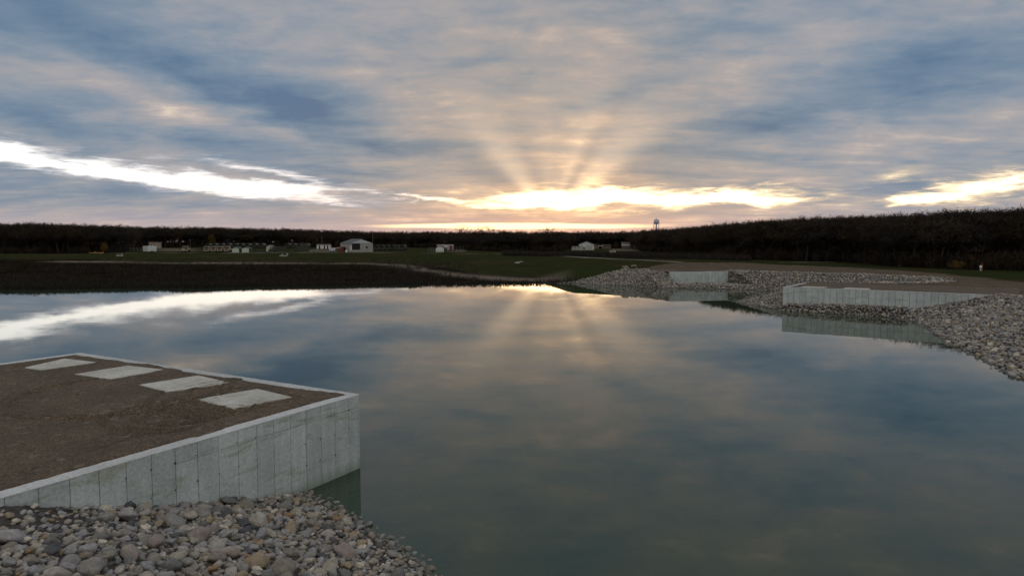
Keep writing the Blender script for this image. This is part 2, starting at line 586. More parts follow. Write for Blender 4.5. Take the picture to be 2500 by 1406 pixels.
def stone_mat(name, attr=None):
    m, t, b = new_mat(name)
    tcn = nd(t, 'ShaderNodeTexCoord')
    geo = nd(t, 'ShaderNodeNewGeometry')
    if attr:
        a = nd(t, 'ShaderNodeAttribute', attribute_name=attr)
        rnd = a.outputs['Fac']
    else:
        rnd = nd(t, 'ShaderNodeObjectInfo').outputs['Random']
    tones = [(0.0, (0.075, 0.08, 0.09)), (0.08, (0.24, 0.235, 0.225)), (0.18, (0.33, 0.31, 0.26)), (0.28, (0.15, 0.155, 0.16)),
             (0.38, (0.36, 0.345, 0.315)), (0.48, (0.27, 0.235, 0.215)), (0.56, (0.31, 0.31, 0.32)), (0.66, (0.22, 0.205, 0.18)),
             (0.74, (0.54, 0.51, 0.44)), (0.80, (0.30, 0.245, 0.17)), (0.86, (0.26, 0.27, 0.29)), (0.945, (0.25, 0.165, 0.095)), (0.962, (0.34, 0.30, 0.275)), (1.0, (0.40, 0.38, 0.33))]
    c = nramp(t, rnd, tones, 'CONSTANT')
    c = nmix(t, 1.0, c, (1.12, 1.13, 1.14), 'MULTIPLY')
    pos = geo.outputs['Position']
    n1 = nd(t, 'ShaderNodeTexNoise', {'Vector': pos, 'Scale': 9.0, 'Detail': 6.0, 'Roughness': 0.65, 'Distortion': 0.8})
    n2 = nd(t, 'ShaderNodeTexNoise', {'Vector': pos, 'Scale': 60.0, 'Detail': 3.0, 'Roughness': 0.7})
    n3 = nd(t, 'ShaderNodeTexNoise', {'Vector': pos, 'Scale': 3.5, 'Detail': 3.0, 'Roughness': 0.5})
    k = nramp(t, n1.outputs[0], [(0.3, (0.62, 0.62, 0.62)), (0.7, (1.28, 1.26, 1.22))])
    c = nmix(t, 1.0, c, k, 'MULTIPLY')
    k = nramp(t, n2.outputs[0], [(0.3, (0.72, 0.72, 0.72)), (0.7, (1.25, 1.25, 1.25))])
    c = nmix(t, 1.0, c, k, 'MULTIPLY')
    k = nramp(t, n3.outputs[0], [(0.5, (0, 0, 0)), (0.7, (0.4, 0.4, 0.4))])
    c = nmix(t, k, c, (0.20, 0.17, 0.13))
    # wet and silted where the water laps
    sp = nd(t, 'ShaderNodeSeparateXYZ', {'Vector': pos})
    nz = nd(t, 'ShaderNodeMath', {0: n3.outputs[0], 1: 0.16}, operation='MULTIPLY')
    z3 = nd(t, 'ShaderNodeMath', {0: sp.outputs[2], 1: nz.outputs[0]}, operation='SUBTRACT')
    wet = nd(t, 'ShaderNodeMapRange', {0: z3.outputs[0], 1: -0.04, 2: 0.05, 3: 0.62, 4: 0.0})
    c = nmix(t, wet.outputs[0], c, (0.055, 0.052, 0.040))
    t.links.new(c, b.inputs['Base Color'])
    rg = nd(t, 'ShaderNodeMapRange', {0: wet.outputs[0], 1: 0.0, 2: 0.6, 3: 0.8, 4: 0.35})
    t.links.new(rg.outputs[0], b.inputs['Roughness'])
    bp = nd(t, 'ShaderNodeBump', {'Height': n1.outputs[0], 'Strength': 0.35, 'Distance': 0.02})
    t.links.new(bp.outputs[0], b.inputs['Normal'])
    return m


M['stone'] = stone_mat('cobble')
M['stone_mass'] = stone_mat('cobble_mass', 'tone')

# ================================================================== ground
def vnoise(x, y, seed=0):
    """smooth value noise in numpy"""
    xi, yi = np.floor(x).astype(np.int64), np.floor(y).astype(np.int64)
    fx, fy = x - xi, y - yi
    fx, fy = fx * fx * (3 - 2 * fx), fy * fy * (3 - 2 * fy)

    def h(a, b_):
        n = (a * 374761393 + b_ * 668265263 + seed * 1442695041) & 0x7fffffff
        n = ((n ^ (n >> 13)) * 1274126177) & 0x7fffffff
        return ((n ^ (n >> 16)) & 0xffff) / 65535.0
    return (h(xi, yi) * (1 - fx) + h(xi + 1, yi) * fx) * (1 - fy) + (h(xi, yi + 1) * (1 - fx) + h(xi + 1, yi + 1) * fx) * fy


def fbm(x, y, seed=0, oct_=4):
    s, a, tot = 0, 1.0, 0
    for k in range(oct_):
        s = s + a * vnoise(x * 2 ** k, y * 2 ** k, seed + k)
        tot += a
        a *= 0.5
    return s / tot


def sstep(x, a, b_):
    u = np.clip((x - a) / (b_ - a), 0, 1)
    return u * u * (3 - 2 * u)


WALL_TOP = 2.43
PB = np.array(at(876, 963, WALL_TOP))            # near corner of the near platform
PA = np.array(at(195, 862, WALL_TOP))            # far corner
e1 = (PA - PB) / np.linalg.norm(PA - PB)
e2 = np.array([-e1[1], e1[0]])
if e2[1] > 0: e2 = -e2
LEN1 = float(np.linalg.norm(PA - PB))
_w = np.array(at(0, 1215.5, WALL_TOP)) - PB
SKEW = float(_w @ e1) / float(_w @ e2)             # the wing wall is not quite square to the front


def pf(u, v):
    p = PB + e1 * u + e2 * v
    return p


PC = np.array(at(1912, 701, WALL_TOP))
PD = np.array(at(2401, 719.4, WALL_TOP))
f1 = (PD - PC) / np.linalg.norm(PD - PC)
f2 = np.array([-f1[1], f1[0]])
if f2[1] < 0: f2 = -f2
LEN3 = float(np.linalg.norm(PD - PC))
W2L = np.array(at(1635, 664, WALL_TOP))
W2R = np.array(at(1778, 662.5, WALL_TOP))

BASIN = np.array([
    (-0.45, 12.2), (-2.2, 15.0), (-4.35, 17.7), (-6.5, 19.9), tuple(pf(1.6, 3.0)), tuple(pf(LEN1, 3.0)), (-27, 26), (-45, 30), (-80, 45), (-98, 80),
    at(0, 706), at(150, 706), at(300, 703), at(450, 703), at(600, 700), at(760, 699), at(900, 697), at(1080, 695), at(1250, 693), at(1395, 692),
    at(1500, 697), at(1630, 703), at(1783, 706), at(1884, 709), (47, 98), (50, 91), (43, 89), (33, 88),
    at(1806, 738), (28.3, 78.0), at(1912, 758), at(2050, 767), at(2200, 776), at(2252, 787), at(2276, 803), at(2332, 842), at(2416, 881), at(2500, 925),
    (27, 25), (24, 8), (16, -4), (8, 0), (3, 7)])


def sdist(x, y):
    """distance to the shoreline, positive on land"""
    p = np.stack([x, y], -1)
    n = len(BASIN)
    best = np.full(x.shape, 1e9)
    inside = np.zeros(x.shape, bool)
    for i in range(n):
        a, b_ = BASIN[i], BASIN[(i + 1) % n]
        ab = b_ - a
        tt = np.clip(((p - a) @ ab) / (ab @ ab), 0, 1)
        dd = p - a - tt[..., None] * ab
        best = np.minimum(best, (dd ** 2).sum(-1))
        c1 = (a[1] > y) != (b_[1] > y)
        with np.errstate(divide='ignore', invalid='ignore'):
            xi = (b_[0] - a[0]) * (y - a[1]) / (b_[1] - a[1]) + a[0]
        inside ^= c1 & (x < xi)
    d = np.sqrt(best)
    return np.where(inside, -d, d)


def marsh_w(x, y):
    return sstep(y, 50, 75) * (1 - sstep(x, 4, 13))


def height(x, y, d=None):
    x, y = np.asarray(x, float), np.asarray(y, float)
    if d is None:
        d = sdist(x, y)
    mw = marsh_w(x, y)
    slope = 0.285 + 0.05 * sstep(x, 24, 34)
    nearb = (1 - sstep(x, 8, 16)) * (1 - sstep(y, 38, 46))
    up = slope * d * (1 - nearb) + (0.20 * d + 0.0160 * d * d) * nearb
    rip = np.where(d > 0, np.minimum(up, WALL_TOP), np.maximum(slope * d * (1 - 0.25 * nearb), -3.0))
    # the short far wall: stones reach its top beside it and only its foot in front
    q0, q1 = x - W2L[0], y - W2L[1]
    l2 = float(np.linalg.norm(W2R - W2L))
    gg = (W2R - W2L) / l2
    u2, v2 = q0 * gg[0] + q1 * gg[1], -q0 * gg[1] + q1 * gg[0]
    flank = np.maximum(sstep(-u2, 7.0, 0.2) * (u2 < 0.2), sstep(u2, l2 + 8, l2) * (u2 > l2 - 0.2))
    rip = np.where(d > 0, np.maximum(rip, np.minimum(0.55 * d, np.where(u2 < 0, 2.30, 2.34) * flank * sstep(v2, -3.0, 0.8) * (v2 < 12))), rip)
    foot = 0.45 + 2.5 * sstep(-u2, -0.6, 0.3) + 2.5 * sstep(u2, l2 - 0.3, l2 + 0.8)
    rip = np.where((v2 < np.where(u2 < 0.1, -0.6, 1.4)) & (v2 > -9) & (u2 > -3) & (u2 < l2 + 3), np.minimum(rip, foot), rip)
    mar = np.where(d > 0, np.minimum(0.12 * sstep(d, 0, 1.5) + 0.024 * d, 2.5), np.maximum(0.09 * d, -2.2))
    h = rip * (1 - mw) + mar * mw
    h = h + 0.006 * np.maximum(0, y - 290) * (1 - sstep(y, 620, 700)) + 2.2 * sstep(y, 640, 700)
    h = h + (fbm(x * 0.35, y * 0.35, 3) - 0.5) * 0.14 * sstep(np.abs(d), 0.3, 3)
    h = h + (fbm(x * 0.05, y * 0.05, 9) - 0.5) * 0.5 * sstep(d, 30, 90)
    # the gravel platforms carry their own surface; keep the ground just under it
    u = (x - PB[0]) * e1[0] + (y - PB[1]) * e1[1]
    v = (x - PB[0]) * e2[0] + (y - PB[1]) * e2[1]
    ins = (u > 0.2 + SKEW * v) & (u < LEN1 - 0.2) & (v > 0.2)
    h = np.where(ins, np.minimum(h, 2.2), h)
    near = (y < 30) & (x < 2)
    h = np.where(near, np.minimum(h, 2.25), h)
    u3 = (x - PC[0]) * f1[0] + (y - PC[1]) * f1[1]
    v3 = (x - PC[0]) * f2[0] + (y - PC[1]) * f2[1]
    ins3 = (u3 > 0.1) & (u3 < LEN3 + 4) & (v3 > 0.1) & (v3 < 12)
    h = np.where(ins3, np.minimum(h, 2.34), h)
    return h


def gh(x, y):
    d = np.array([150.0]) if y > 235 else None      # far from the shore the distance no longer matters
    return float(height(np.array([x]), np.array([y]), d)[0])


def axis(segs):
    out_ = []
    for a, b_, st in segs:
        out_.append(np.arange(a, b_, st))
    return np.unique(np.round(np.concatenate(out_), 4))


gx = axis([(-6000, -1000, 500), (-1000, -320, 40), (-320, -110, 5), (-110, -26, 2), (-26, 62, 0.5), (62, 130, 2), (130, 320, 5), (320, 1000, 40), (1000, 6001, 500)])
gy = axis([(-800, -60, 60), (-60, 8, 4), (8, 134, 0.5), (134, 340, 2), (340, 560, 6), (560, 1200, 40), (1200, 7001, 400)])
GX, GY = np.meshgrid(gx, gy)
D = sdist(GX, GY)
GZ = height(GX, GY, D)
nx, ny = len(gx), len(gy)
idx = np.arange(nx * ny).reshape(ny, nx)
faces = np.stack([idx[:-1, :-1], idx[:-1, 1:], idx[1:, 1:], idx[1:, :-1]], -1).reshape(-1, 4)

# what covers the ground: r = gravel yard, g = mown grass, b = marsh and rough; none = bare soil under the stones
PLAT = np.array([at(1540, 661, 2.43), at(1590, 650, 2.43), at(1655, 641, 2.43), at(1819, 641.5, 2.43), at(1913, 646.5, 2.43), at(2100, 654.5, 2.43), at(2272, 665.5, 2.43),
                 at(2500, 690, 2.43), (95, 62), (60, 30), (45, 20), (40, 50), tuple(PD + f1 * 1.0), tuple(PC), (44, 99), (38, 112), (30, 118)])


def inpoly(P, x, y):
    ins = np.zeros(x.shape, bool)
    n = len(P)
    for i in range(n):
        a, b_ = P[i], P[(i + 1) % n]
        c1 = (a[1] > y) != (b_[1] > y)
        with np.errstate(divide='ignore', invalid='ignore'):
            xi = (b_[0] - a[0]) * (y - a[1]) / (b_[1] - a[1]) + a[0]
        ins ^= c1 & (x < xi)
    return ins


jx = GX + (fbm(GX * 0.3, GY * 0.3, 21) - 0.5) * 2.0
jy = GY + (fbm(GX * 0.3, GY * 0.3, 22) - 0.5) * 3.0
gravel_m = inpoly(PLAT, jx, jy).astype(float)
mw = marsh_w(GX, GY)
yb = 196 + (fbm(GX * 0.02, GY * 0.02, 31) - 0.5) * 30 - 58 * sstep(GX, -45, 8)
grass_m = sstep(GY + (fbm(GX * 0.12, GY * 0.12, 33) - 0.5) * 14, yb - 6, yb + 6)
grass_m = np.where(GX > 8, np.maximum(grass_m, sstep(D, 0.5, 2.5)), grass_m)
grass_m = np.where(gravel_m > 0.5, 0, grass_m)
grass_m = np.where((GY < 60) & (GX < 20), 0, grass_m)
marsh_m = np.clip(mw * (1 - grass_m), 0, 1) * (GY > 50)
# pale dried strand line between marsh and grass, and the dirt yards of the compound
dry = np.exp(-((GY - (yb - 12)) / 6.0) ** 2) * sstep(fbm(GX * 0.03, GY * 0.03, 41), 0.36, 0.52) * mw
yard = np.zeros_like(GX)
for (px0, px1, y0, y1) in ((385, 480, 330, 420), (755, 850, 318, 400), (1060, 1140, 318, 345), (560, 650, 288, 302), (1490, 1575, 345, 400), (1455, 1560, 262, 280)):
    cx = GX / np.maximum(GY, 1) * F + 1250 + (fbm(GX * 0.08, GY * 0.08, 51) - 0.5) * 40
    yard = np.maximum(yard, ((cx > px0) & (cx < px1) & (jy > y0) & (jy < y1)) * 1.0)
rgb = np.stack([np.maximum(gravel_m, 0), grass_m * (1 - yard * 0.8), marsh_m], -1).reshape(-1, 3)
me = np_mesh('ground', np.stack([GX, GY, GZ], -1).reshape(-1, 3), faces, None, True)
set_color(me, 'cover', rgb)
set_color(me, 'cover_dry', np.stack([dry, yard, dry], -1).reshape(-1, 3))

m, t, b = new_mat('ground')
g = nd(t, 'ShaderNodeNewGeometry')
pos = g.outputs['Position']
ca = nd(t, 'ShaderNodeSeparateColor', {'Color': nd(t, 'ShaderNodeAttribute', attribute_name='cover').outputs['Color']})
cd = nd(t, 'ShaderNodeSeparateColor', {'Color': nd(t, 'ShaderNodeAttribute', attribute_name='cover_dry').outputs['Color']})
gc, hd, hn = gravel_nodes(t, pos, (0.115, 0.097, 0.074))
ns = nd(t, 'ShaderNodeTexNoise', {'Vector': pos, 'Scale': 0.25, 'Detail': 8.0, 'Roughness': 0.65})
nf = nd(t, 'ShaderNodeTexNoise', {'Vector': pos, 'Scale': 3.0, 'Detail': 6.0, 'Roughness': 0.7})
nl = nd(t, 'ShaderNodeTexNoise', {'Vector': pos, 'Scale': 0.045, 'Detail': 5.0, 'Roughness': 0.6})
soil = nramp(t, nf.outputs[0], [(0.3, (0.035, 0.029, 0.024)), (0.7, (0.085, 0.070, 0.055))])
gr = nramp(t, ns.outputs[0], [(0.3, (0.020, 0.025, 0.010)), (0.5, (0.031, 0.040, 0.015)), (0.7, (0.052, 0.052, 0.025))])
gr2 = nramp(t, nl.outputs[0], [(0.40, (0.052, 0.043, 0.024)), (0.56, (0.029, 0.038, 0.014))])
gr = nmix(t, 0.65, gr, gr2)
gk = nramp(t, nf.outputs[0], [(0.3, (0.65, 0.65, 0.65)), (0.7, (1.3, 1.3, 1.3))])
gr = nmix(t, 1.0, gr, gk, 'MULTIPLY')
ma = nramp(t, ns.outputs[0], [(0.3, (0.007, 0.006, 0.005)), (0.55, (0.015, 0.012, 0.008)), (0.75, (0.034, 0.026, 0.017))])
ma = nmix(t, 1.0, ma, gk, 'MULTIPLY')
c = soil
c = nmix(t, ca.outputs[2], c, ma)
c = nmix(t, ca.outputs[1], c, gr)
c = nmix(t, ca.outputs[0], c, gc)
kk = nd(t, 'ShaderNodeMath', {0: cd.outputs[0], 1: 0.9}, operation='MULTIPLY')
c = nmix(t, kk.outputs[0], c, (0.19, 0.165, 0.13))
kk = nd(t, 'ShaderNodeMath', {0: cd.outputs[1], 1: 0.75}, operation='MULTIPLY')
c = nmix(t, kk.outputs[0], c, (0.15, 0.13, 0.10))
t.links.new(c, b.inputs['Base Color'])
b.inputs['Roughness'].default_value = 0.95
b.inputs['Specular IOR Level'].default_value = 0.0
bp = nd(t, 'ShaderNodeBump', {'Height': nf.outputs[0], 'Strength': 0.7, 'Distance': 0.12})
t.links.new(bp.outputs[0], b.inputs['Normal'])
me.materials.append(m)
ground = tag(link('ground', me), kind='structure')

# ------------------------------------------------------------------ water
m, t, b = new_mat('pond_water')
t.nodes.remove(b)
outn = [n for n in t.nodes if n.type == 'OUTPUT_MATERIAL'][0]
g = nd(t, 'ShaderNodeNewGeometry')
mp = nd(t, 'ShaderNodeMapping', {'Vector': g.outputs['Position'], 'Scale': (0.5, 0.9, 1.0)})
w1 = nd(t, 'ShaderNodeTexNoise', {'Vector': mp.outputs[0], 'Scale': 1.1, 'Detail': 4.0, 'Roughness': 0.5})
wp = nd(t, 'ShaderNodeTexNoise', {'Vector': g.outputs['Position'], 'Scale': 0.05, 'Detail': 3.0})
wpm = nd(t, 'ShaderNodeMapRange', {0: wp.outputs[0], 1: 0.4, 2: 0.65, 3: 0.008, 4: 0.05})
bp = nd(t, 'ShaderNodeBump', {'Height': w1.outputs[0], 'Strength': wpm.outputs[0], 'Distance': 0.05})
fr = nd(t, 'ShaderNodeFresnel', {'IOR': 1.37, 'Normal': bp.outputs[0]})
gl = nd(t, 'ShaderNodeBsdfGlossy', {'Color': (0.98, 0.98, 0.98, 1), 'Roughness': 0.0, 'Normal': bp.outputs[0]})
tr = nd(t, 'ShaderNodeBsdfTransparent', {'Color': (0.86, 0.92, 0.88, 1)})
n_m = nd(t, 'ShaderNodeTexNoise', {'Vector': g.outputs['Position'], 'Scale': 0.09, 'Detail': 4.0})
murk = nramp(t, n_m.outputs[0], [(0.3, (0.036, 0.072, 0.043)), (0.7, (0.050, 0.086, 0.050))])
df = nd(t, 'ShaderNodeBsdfDiffuse', {'Color': murk})
body = nd(t, 'ShaderNodeMixShader', {0: 0.70, 1: tr.outputs[0], 2: df.outputs[0]})
mx = nd(t, 'ShaderNodeMixShader', {0: fr.outputs[0], 1: body.outputs[0], 2: gl.outputs[0]})
t.links.new(mx.outputs[0], outn.inputs['Surface'])
va = nd(t, 'ShaderNodeVolumeAbsorption', {'Color': (0.42, 0.52, 0.40, 1), 'Density': 1.1})
t.links.new(va.outputs[0], outn.inputs['Volume'])
M['water'] = m
wx0, wx1, wy0, wy1 = -130, 62, -12, 130
me = np_mesh('pond_water', [(wx0, wy0, 0), (wx1, wy0, 0), (wx1, wy1, 0), (wx0, wy1, 0)], [(0, 1, 2, 3)], M['water'])
tag(link('pond_water', me), kind='structure')


# ================================================================== the near platform
def frame_obj(name, origin, d1, z=0.0):
    return empty(name, (origin[0], origin[1], z), math.atan2(d1[1], d1[0]))


def wall_run(root, x0, y0, x1, y1, bottom, step, joints_z, width=0.38, gap_=0.0045, jmax=1e9, cope=True, seed=1, tie=True):
    """a poured wall between two points of the root's frame: core, form panels with open joints, tie holes, coping.
    the face with panels lies to the left of the direction of travel"""
    a, b_ = Vector((x0, y0, 0)), Vector((x1, y1, 0))
    d = (b_ - a)
    L = d.length
    d.normalize()
    n = Vector((-d.y, d.x, 0))
    rnd = random.Random(seed)
    P = lambda s, off, z: a + d * s + n * off + Vector((0, 0, z))
    core = MB()
    core.poly([P(0, 0, bottom), P(L, 0, bottom), P(L, -width, bottom), P(0, -width, bottom), P(0, 0, WALL_TOP - 0.01), P(L, 0, WALL_TOP - 0.01), P(L, -width, WALL_TOP - 0.01), P(0, -width, WALL_TOP - 0.01)],
              [(0, 1, 2, 3), (7, 6, 5, 4), (4, 5, 1, 0), (5, 6, 2, 1), (6, 7, 3, 2), (7, 4, 0, 3)])
    core.build('wall_core', M['joint'], root)
    tm = None
    s = 0.0
    k = 0
    while s < L - 0.02:
        w = (0.52 if k == 0 else step)
        if k == 6: w = step * 0.98
        e = min(L, s + w)
        zz_ = [bottom] + (joints_z if s < jmax else []) + [WALL_TOP]
        for q in range(len(zz_) - 1):
            lo, hi = zz_[q] + (0.002 if q else 0), zz_[q + 1] - (0.002 if q < len(zz_) - 2 else 0)
            p = MB()
            th = 0.024 + rnd.uniform(-0.003, 0.004)
            bv = 0.006
            s0, s1 = s + gap_, e - gap_
            p.poly([P(s0, 0.001, lo), P(s1, 0.001, lo), P(s1, 0.001, hi), P(s0, 0.001, hi),
                    P(s0 + bv, th, lo + bv), P(s1 - bv, th, lo + bv), P(s1 - bv, th, hi - bv), P(s0 + bv, th, hi - bv)],
                   [(7, 6, 5, 4), (4, 5, 1, 0), (5, 6, 2, 1), (6, 7, 3, 2), (7, 4, 0, 3)])
            p.build('panel', M['concrete'], root)
        if tie and s > 0.1:
            for zt in (WALL_TOP - 0.36, WALL_TOP - 1.0, WALL_TOP - 1.66):
                if rnd.random() < 0.8:
                    if tm is None:
                        tm = MB().lathe([(0.0, 0.012), (0.018, 0.010), (0.028, 0.004), (0.034, 0.0)], 8).mesh('tie_hole', M['tie'])
                    c_ = P(s + rnd.uniform(-0.01, 0.05), 0.024, zt + rnd.uniform(-0.03, 0.03))
                    o = link('tie_hole', tm, root, c_)
                    o.rotation_euler = n.to_track_quat('Z', 'Y').to_euler()
                    sc_ = rnd.uniform(0.5, 0.95)
                    o.scale = (sc_, sc_, 1)
        s = e
        k += 1
    if cope:
        c_ = MB()
        z0, z1 = WALL_TOP, WALL_TOP + 0.014 + 0.003 * (seed % 3)
        nseg = max(2, int(L / 0.16))
        pts, fs = [], []
        for i in range(nseg + 1):
            s_ = L * i / nseg
            j = 0.030 * (rnd.random() - 0.5)
            for off, z in ((0.034 + j, z0 - 0.004), (0.030 + j, z1 - 0.004), (0.018 + j, z1), (-width - j, z1), (-width - 0.004, z0 - 0.004)):
                pts.append(P(s_, off, z))
        for i in range(nseg):
            for q in range(4):
                fs.append((i * 5 + q, i * 5 + q + 1, (i + 1) * 5 + q + 1, (i + 1) * 5 + q))
        fs.append((0, 1, 2, 3, 4))
        fs.append(tuple((nseg * 5 + q) for q in (4, 3, 2, 1, 0)))
        c_.poly(pts, fs)
        c_.build('coping', M['coping'], root)


# local frame: x runs along the front wall from the near corner to the far one, y runs inland
plat = empty('gravel_platform', (PB[0], PB[1], 0), math.atan2(e1[1], e1[0]))
inl = 1.0 if (np.cross(e1, e2) > 0) else -1.0      # sign of local y for inland
WING = 15.0
tag(plat, 'gravel topped concrete platform with panelled wing wall standing in the near water', 'platform')
wall_run(plat, 0, 0, SKEW * WING, inl * WING, -1.5, 0.607, [WALL_TOP - 0.40], seed=3, jmax=6.4)
wall_run(plat, LEN1, 0, 0.0, 0, -2.5, 1.22, [], seed=4, tie=False)
wall_run(plat, LEN1, inl * 18, LEN1, 0, -2.0, 1.22, [], seed=5, tie=False)


def gravel_sheet(name, root, x0, x1, y0, y1, z, nu, nv, rim, mat, ruts=None, seed=5, skew=0.0):
    """gravel fill with a ragged edge over the coping"""
    U, V = np.meshgrid(np.linspace(0, 1, nu), np.linspace(0, 1, nv))
    vv = y0 + (y1 - y0) * V
    uu = x0 + (x1 - x0) * U
    rag = lambda q, s: (rim - 0.02) - 0.40 * np.maximum(0, fbm(q * 0.55, q * 0 + s, seed + s, 5) - 0.48) * 2.8 + 0.03 * (fbm(q * 6, q * 0, seed + s + 9, 2) - 0.5)
    l_, r_ = np.maximum(-0.02, rag(vv, 1)), np.maximum(-0.02, rag(vv, 2))
    n_, f_ = np.maximum(-0.02, rag(uu, 3)), np.maximum(-0.02, rag(uu, 4))
    sx, sy = np.sign(x1 - x0), np.sign(y1 - y0)
    Xl = x0 + sx * l_ + (x1 - x0 - sx * (l_ + r_)) * U
    Yl = y0 + sy * n_ + (y1 - y0 - sy * n_) * V
    Xl = Xl + skew * np.abs(Yl) * (1 - U)
    Z = z + (fbm(Xl * 0.7, Yl * 0.7, seed) - 0.5) * 0.03
    if ruts is not None:
        Z = Z + ruts(Xl, Yl)
    edge_d = np.minimum(np.minimum(U * abs(x1 - x0), (1 - U) * abs(x1 - x0)), V * abs(y1 - y0))
    Z = np.where(edge_d < 0.9, np.maximum(Z, z + 0.022 * sstep(edge_d, 0.0, 0.05)), Z)
    Z[(U == 0) | (U == 1) | (V == 0)] = z - 0.03
    ix = np.arange(nu * nv).reshape(nv, nu)
    fc = np.stack([ix[:-1, :-1], ix[:-1, 1:], ix[1:, 1:], ix[1:, :-1]], -1).reshape(-1, 4)
    if sx * sy < 0:
        fc = fc[:, ::-1]
    return link(name, np_mesh(name, np.stack([Xl, Yl, Z], -1).reshape(-1, 3), fc, mat, True), root)


def to_plat(px, py, z=WALL_TOP):
    p = np.array(at(px, py, z)) - PB
    return float(p @ e1), float(p @ np.array([-e1[1], e1[0]]))


PADS = [[(61, 898.8), (157, 877), (236, 885.7), (100, 904.7)], [(183, 915), (312.4, 894), (399.3, 903.8), (271.8, 926.5)],
        [(341, 940.8), (484.4, 918.2), (558.3, 935), (411.4, 958.3)], [(481.6, 976.8), (628.6, 951), (711.8, 971), (569.4, 999)]]
pads_l = [[to_plat(*q) for q in p] for p in PADS]
arcs = []
for cxy, rs in (((605, 962), (1.9, 2.15, 2.5, 2.85, 3.1)), ((455, 1010), (1.0, 1.3, 1.75, 2.05)), ((300, 960), (3.0, 3.3))):
    arcs.append((to_plat(*cxy), rs))


def ruts(Xl, Yl):
    z = np.zeros_like(Xl)
    for (c0, c1), rs in arcs:
        r_ = np.sqrt((Xl - c0) ** 2 + (Yl - c1) ** 2)
        an = np.arctan2(Yl - c1, Xl - c0)
        for k, q in enumerate(rs):
            on = sstep(fbm(an * 1.2 + k * 7, an * 0, 61 + k), 0.36, 0.5)
            w_ = 0.07
            z += on * (-0.060 * np.exp(-((r_ - q) / w_) ** 2) + 0.022 * np.exp(-((np.abs(r_ - q) - 0.16) / 0.06) ** 2))
    for k, off in enumerate((1.15, 1.35, 2.9, 3.1, 4.6)):
        yy = inl * Yl
        z += -0.025 * np.exp(-((Xl - (off + 0.5 * np.sin(yy * 0.35 + k))) / 0.07) ** 2) * sstep(fbm(yy * 0.5, yy * 0 + k, 71), 0.38, 0.55)
    return z


gravel_sheet('gravel_fill', plat, 0.0, LEN1, 0.0, inl * 30.0, WALL_TOP + 0.004, 220, 400, 0.42, M['gravel'], ruts, 5, SKEW)
names = ['pale concrete slab in the gravel deck by the far wall corner', 'second concrete slab from the far corner of the gravel deck',
         'third concrete slab from the far corner, ringed by gravel', 'concrete slab with tyre ruts curling round it, by the near wall corner']
for pl, lab in zip(pads_l, names):
    cx, cy = sum(p[0] for p in pl) / 4, sum(p[1] for p in pl) / 4
    w = PB + e1 * cx + np.array([-e1[1], e1[0]]) * cy
    pts = [PB + e1 * p[0] + np.array([-e1[1], e1[0]]) * p[1] - w for p in pl]
    area = sum(pts[i][0] * pts[(i + 1) % 4][1] - pts[(i + 1) % 4][0] * pts[i][1] for i in range(4))
    if area < 0: pts = pts[::-1]
    rnd = random.Random(int(cx * 100))
    ring = []
    for i in range(4):
        a, b_ = pts[i], pts[(i + 1) % 4]
        for q in range(8):
            p = a + (b_ - a) * (q / 8)
            ring.append(p * (1 + (rnd.uniform(-0.004, 0.004) if q else 0)))
    mb = MB()
    n = len(ring)
    P3 = [(p[0], p[1], -0.15) for p in ring] + [(p[0], p[1], 0.026) for p in ring] + [(p[0] * 0.996, p[1] * 0.996, 0.032) for p in ring]
    fs = [(i, (i + 1) % n, (i + 1) % n + n, i + n) for i in range(n)] + [(i + n, (i + 1) % n + n, (i + 1) % n + 2 * n, i + 2 * n) for i in range(n)] + [tuple(range(2 * n, 3 * n))]
    mb.poly(P3, fs)
    o = mb.build('concrete_slab', M['slab'])
    o.location = (w[0], w[1], WALL_TOP + 0.004)
    tag(o, lab, 'slab', 'slabs set in the near gravel deck')

# ================================================================== the far platforms
p3 = empty('gravel_platform', (PC[0], PC[1], 0), math.atan2(f1[1], f1[0]))
inl3 = 1.0 if np.cross(f1, f2) > 0 else -1.0
tag(p3, 'long pale concrete wall and gravel deck above the stones of the far bank', 'platform')
wall_run(p3, LEN3 + 3.0, 0, 0, 0, -0.8, 0.607, [WALL_TOP - 0.85], seed=8, gap_=0.018)
wall_run(p3, 0, 0, 0, inl3 * 9.0, -0.8, 1.2, [], seed=9, tie=False)
gravel_sheet('gravel_fill', p3, 0.0, LEN3 + 3.0, 0.0, inl3 * 13.0, WALL_TOP + 0.004, 100, 60, 0.30, M['gravel'], None, 15)
for k, (pp, lab) in enumerate(((((1958, 703.2), (1968, 699.2), (2014, 700.6), (2010, 703.8)), 'thin pale slab on the far gravel deck next to its wall corner'),
                               (((2054, 706.2), (2064, 702.6), (2108, 704.6), (2106, 707.6)), 'thin pale slab on the far gravel deck, further from the corner'))):
    a = np.array(at(*pp[0], WALL_TOP)); 
    a = PC + f1 * (1.6 + 4.2 * k) + f2 * 0.7
    mb = MB()
    q = [a, a + f1 * 2.4, a + f1 * 2.4 + f2 * 1.9, a + f2 * 1.9]
    cc = sum(q) / 4
    q = [x - cc for x in q]
    mb.poly([(x[0], x[1], -0.1) for x in q] + [(x[0], x[1], 0.035) for x in q], [(0, 1, 5, 4), (1, 2, 6, 5), (2, 3, 7, 6), (3, 0, 4, 7), (4, 5, 6, 7)])
    o = mb.build('concrete_slab', M['slab'], loc=(cc[0], cc[1], WALL_TOP + 0.004))
    tag(o, lab, 'slab', 'slabs set in the far gravel deck')

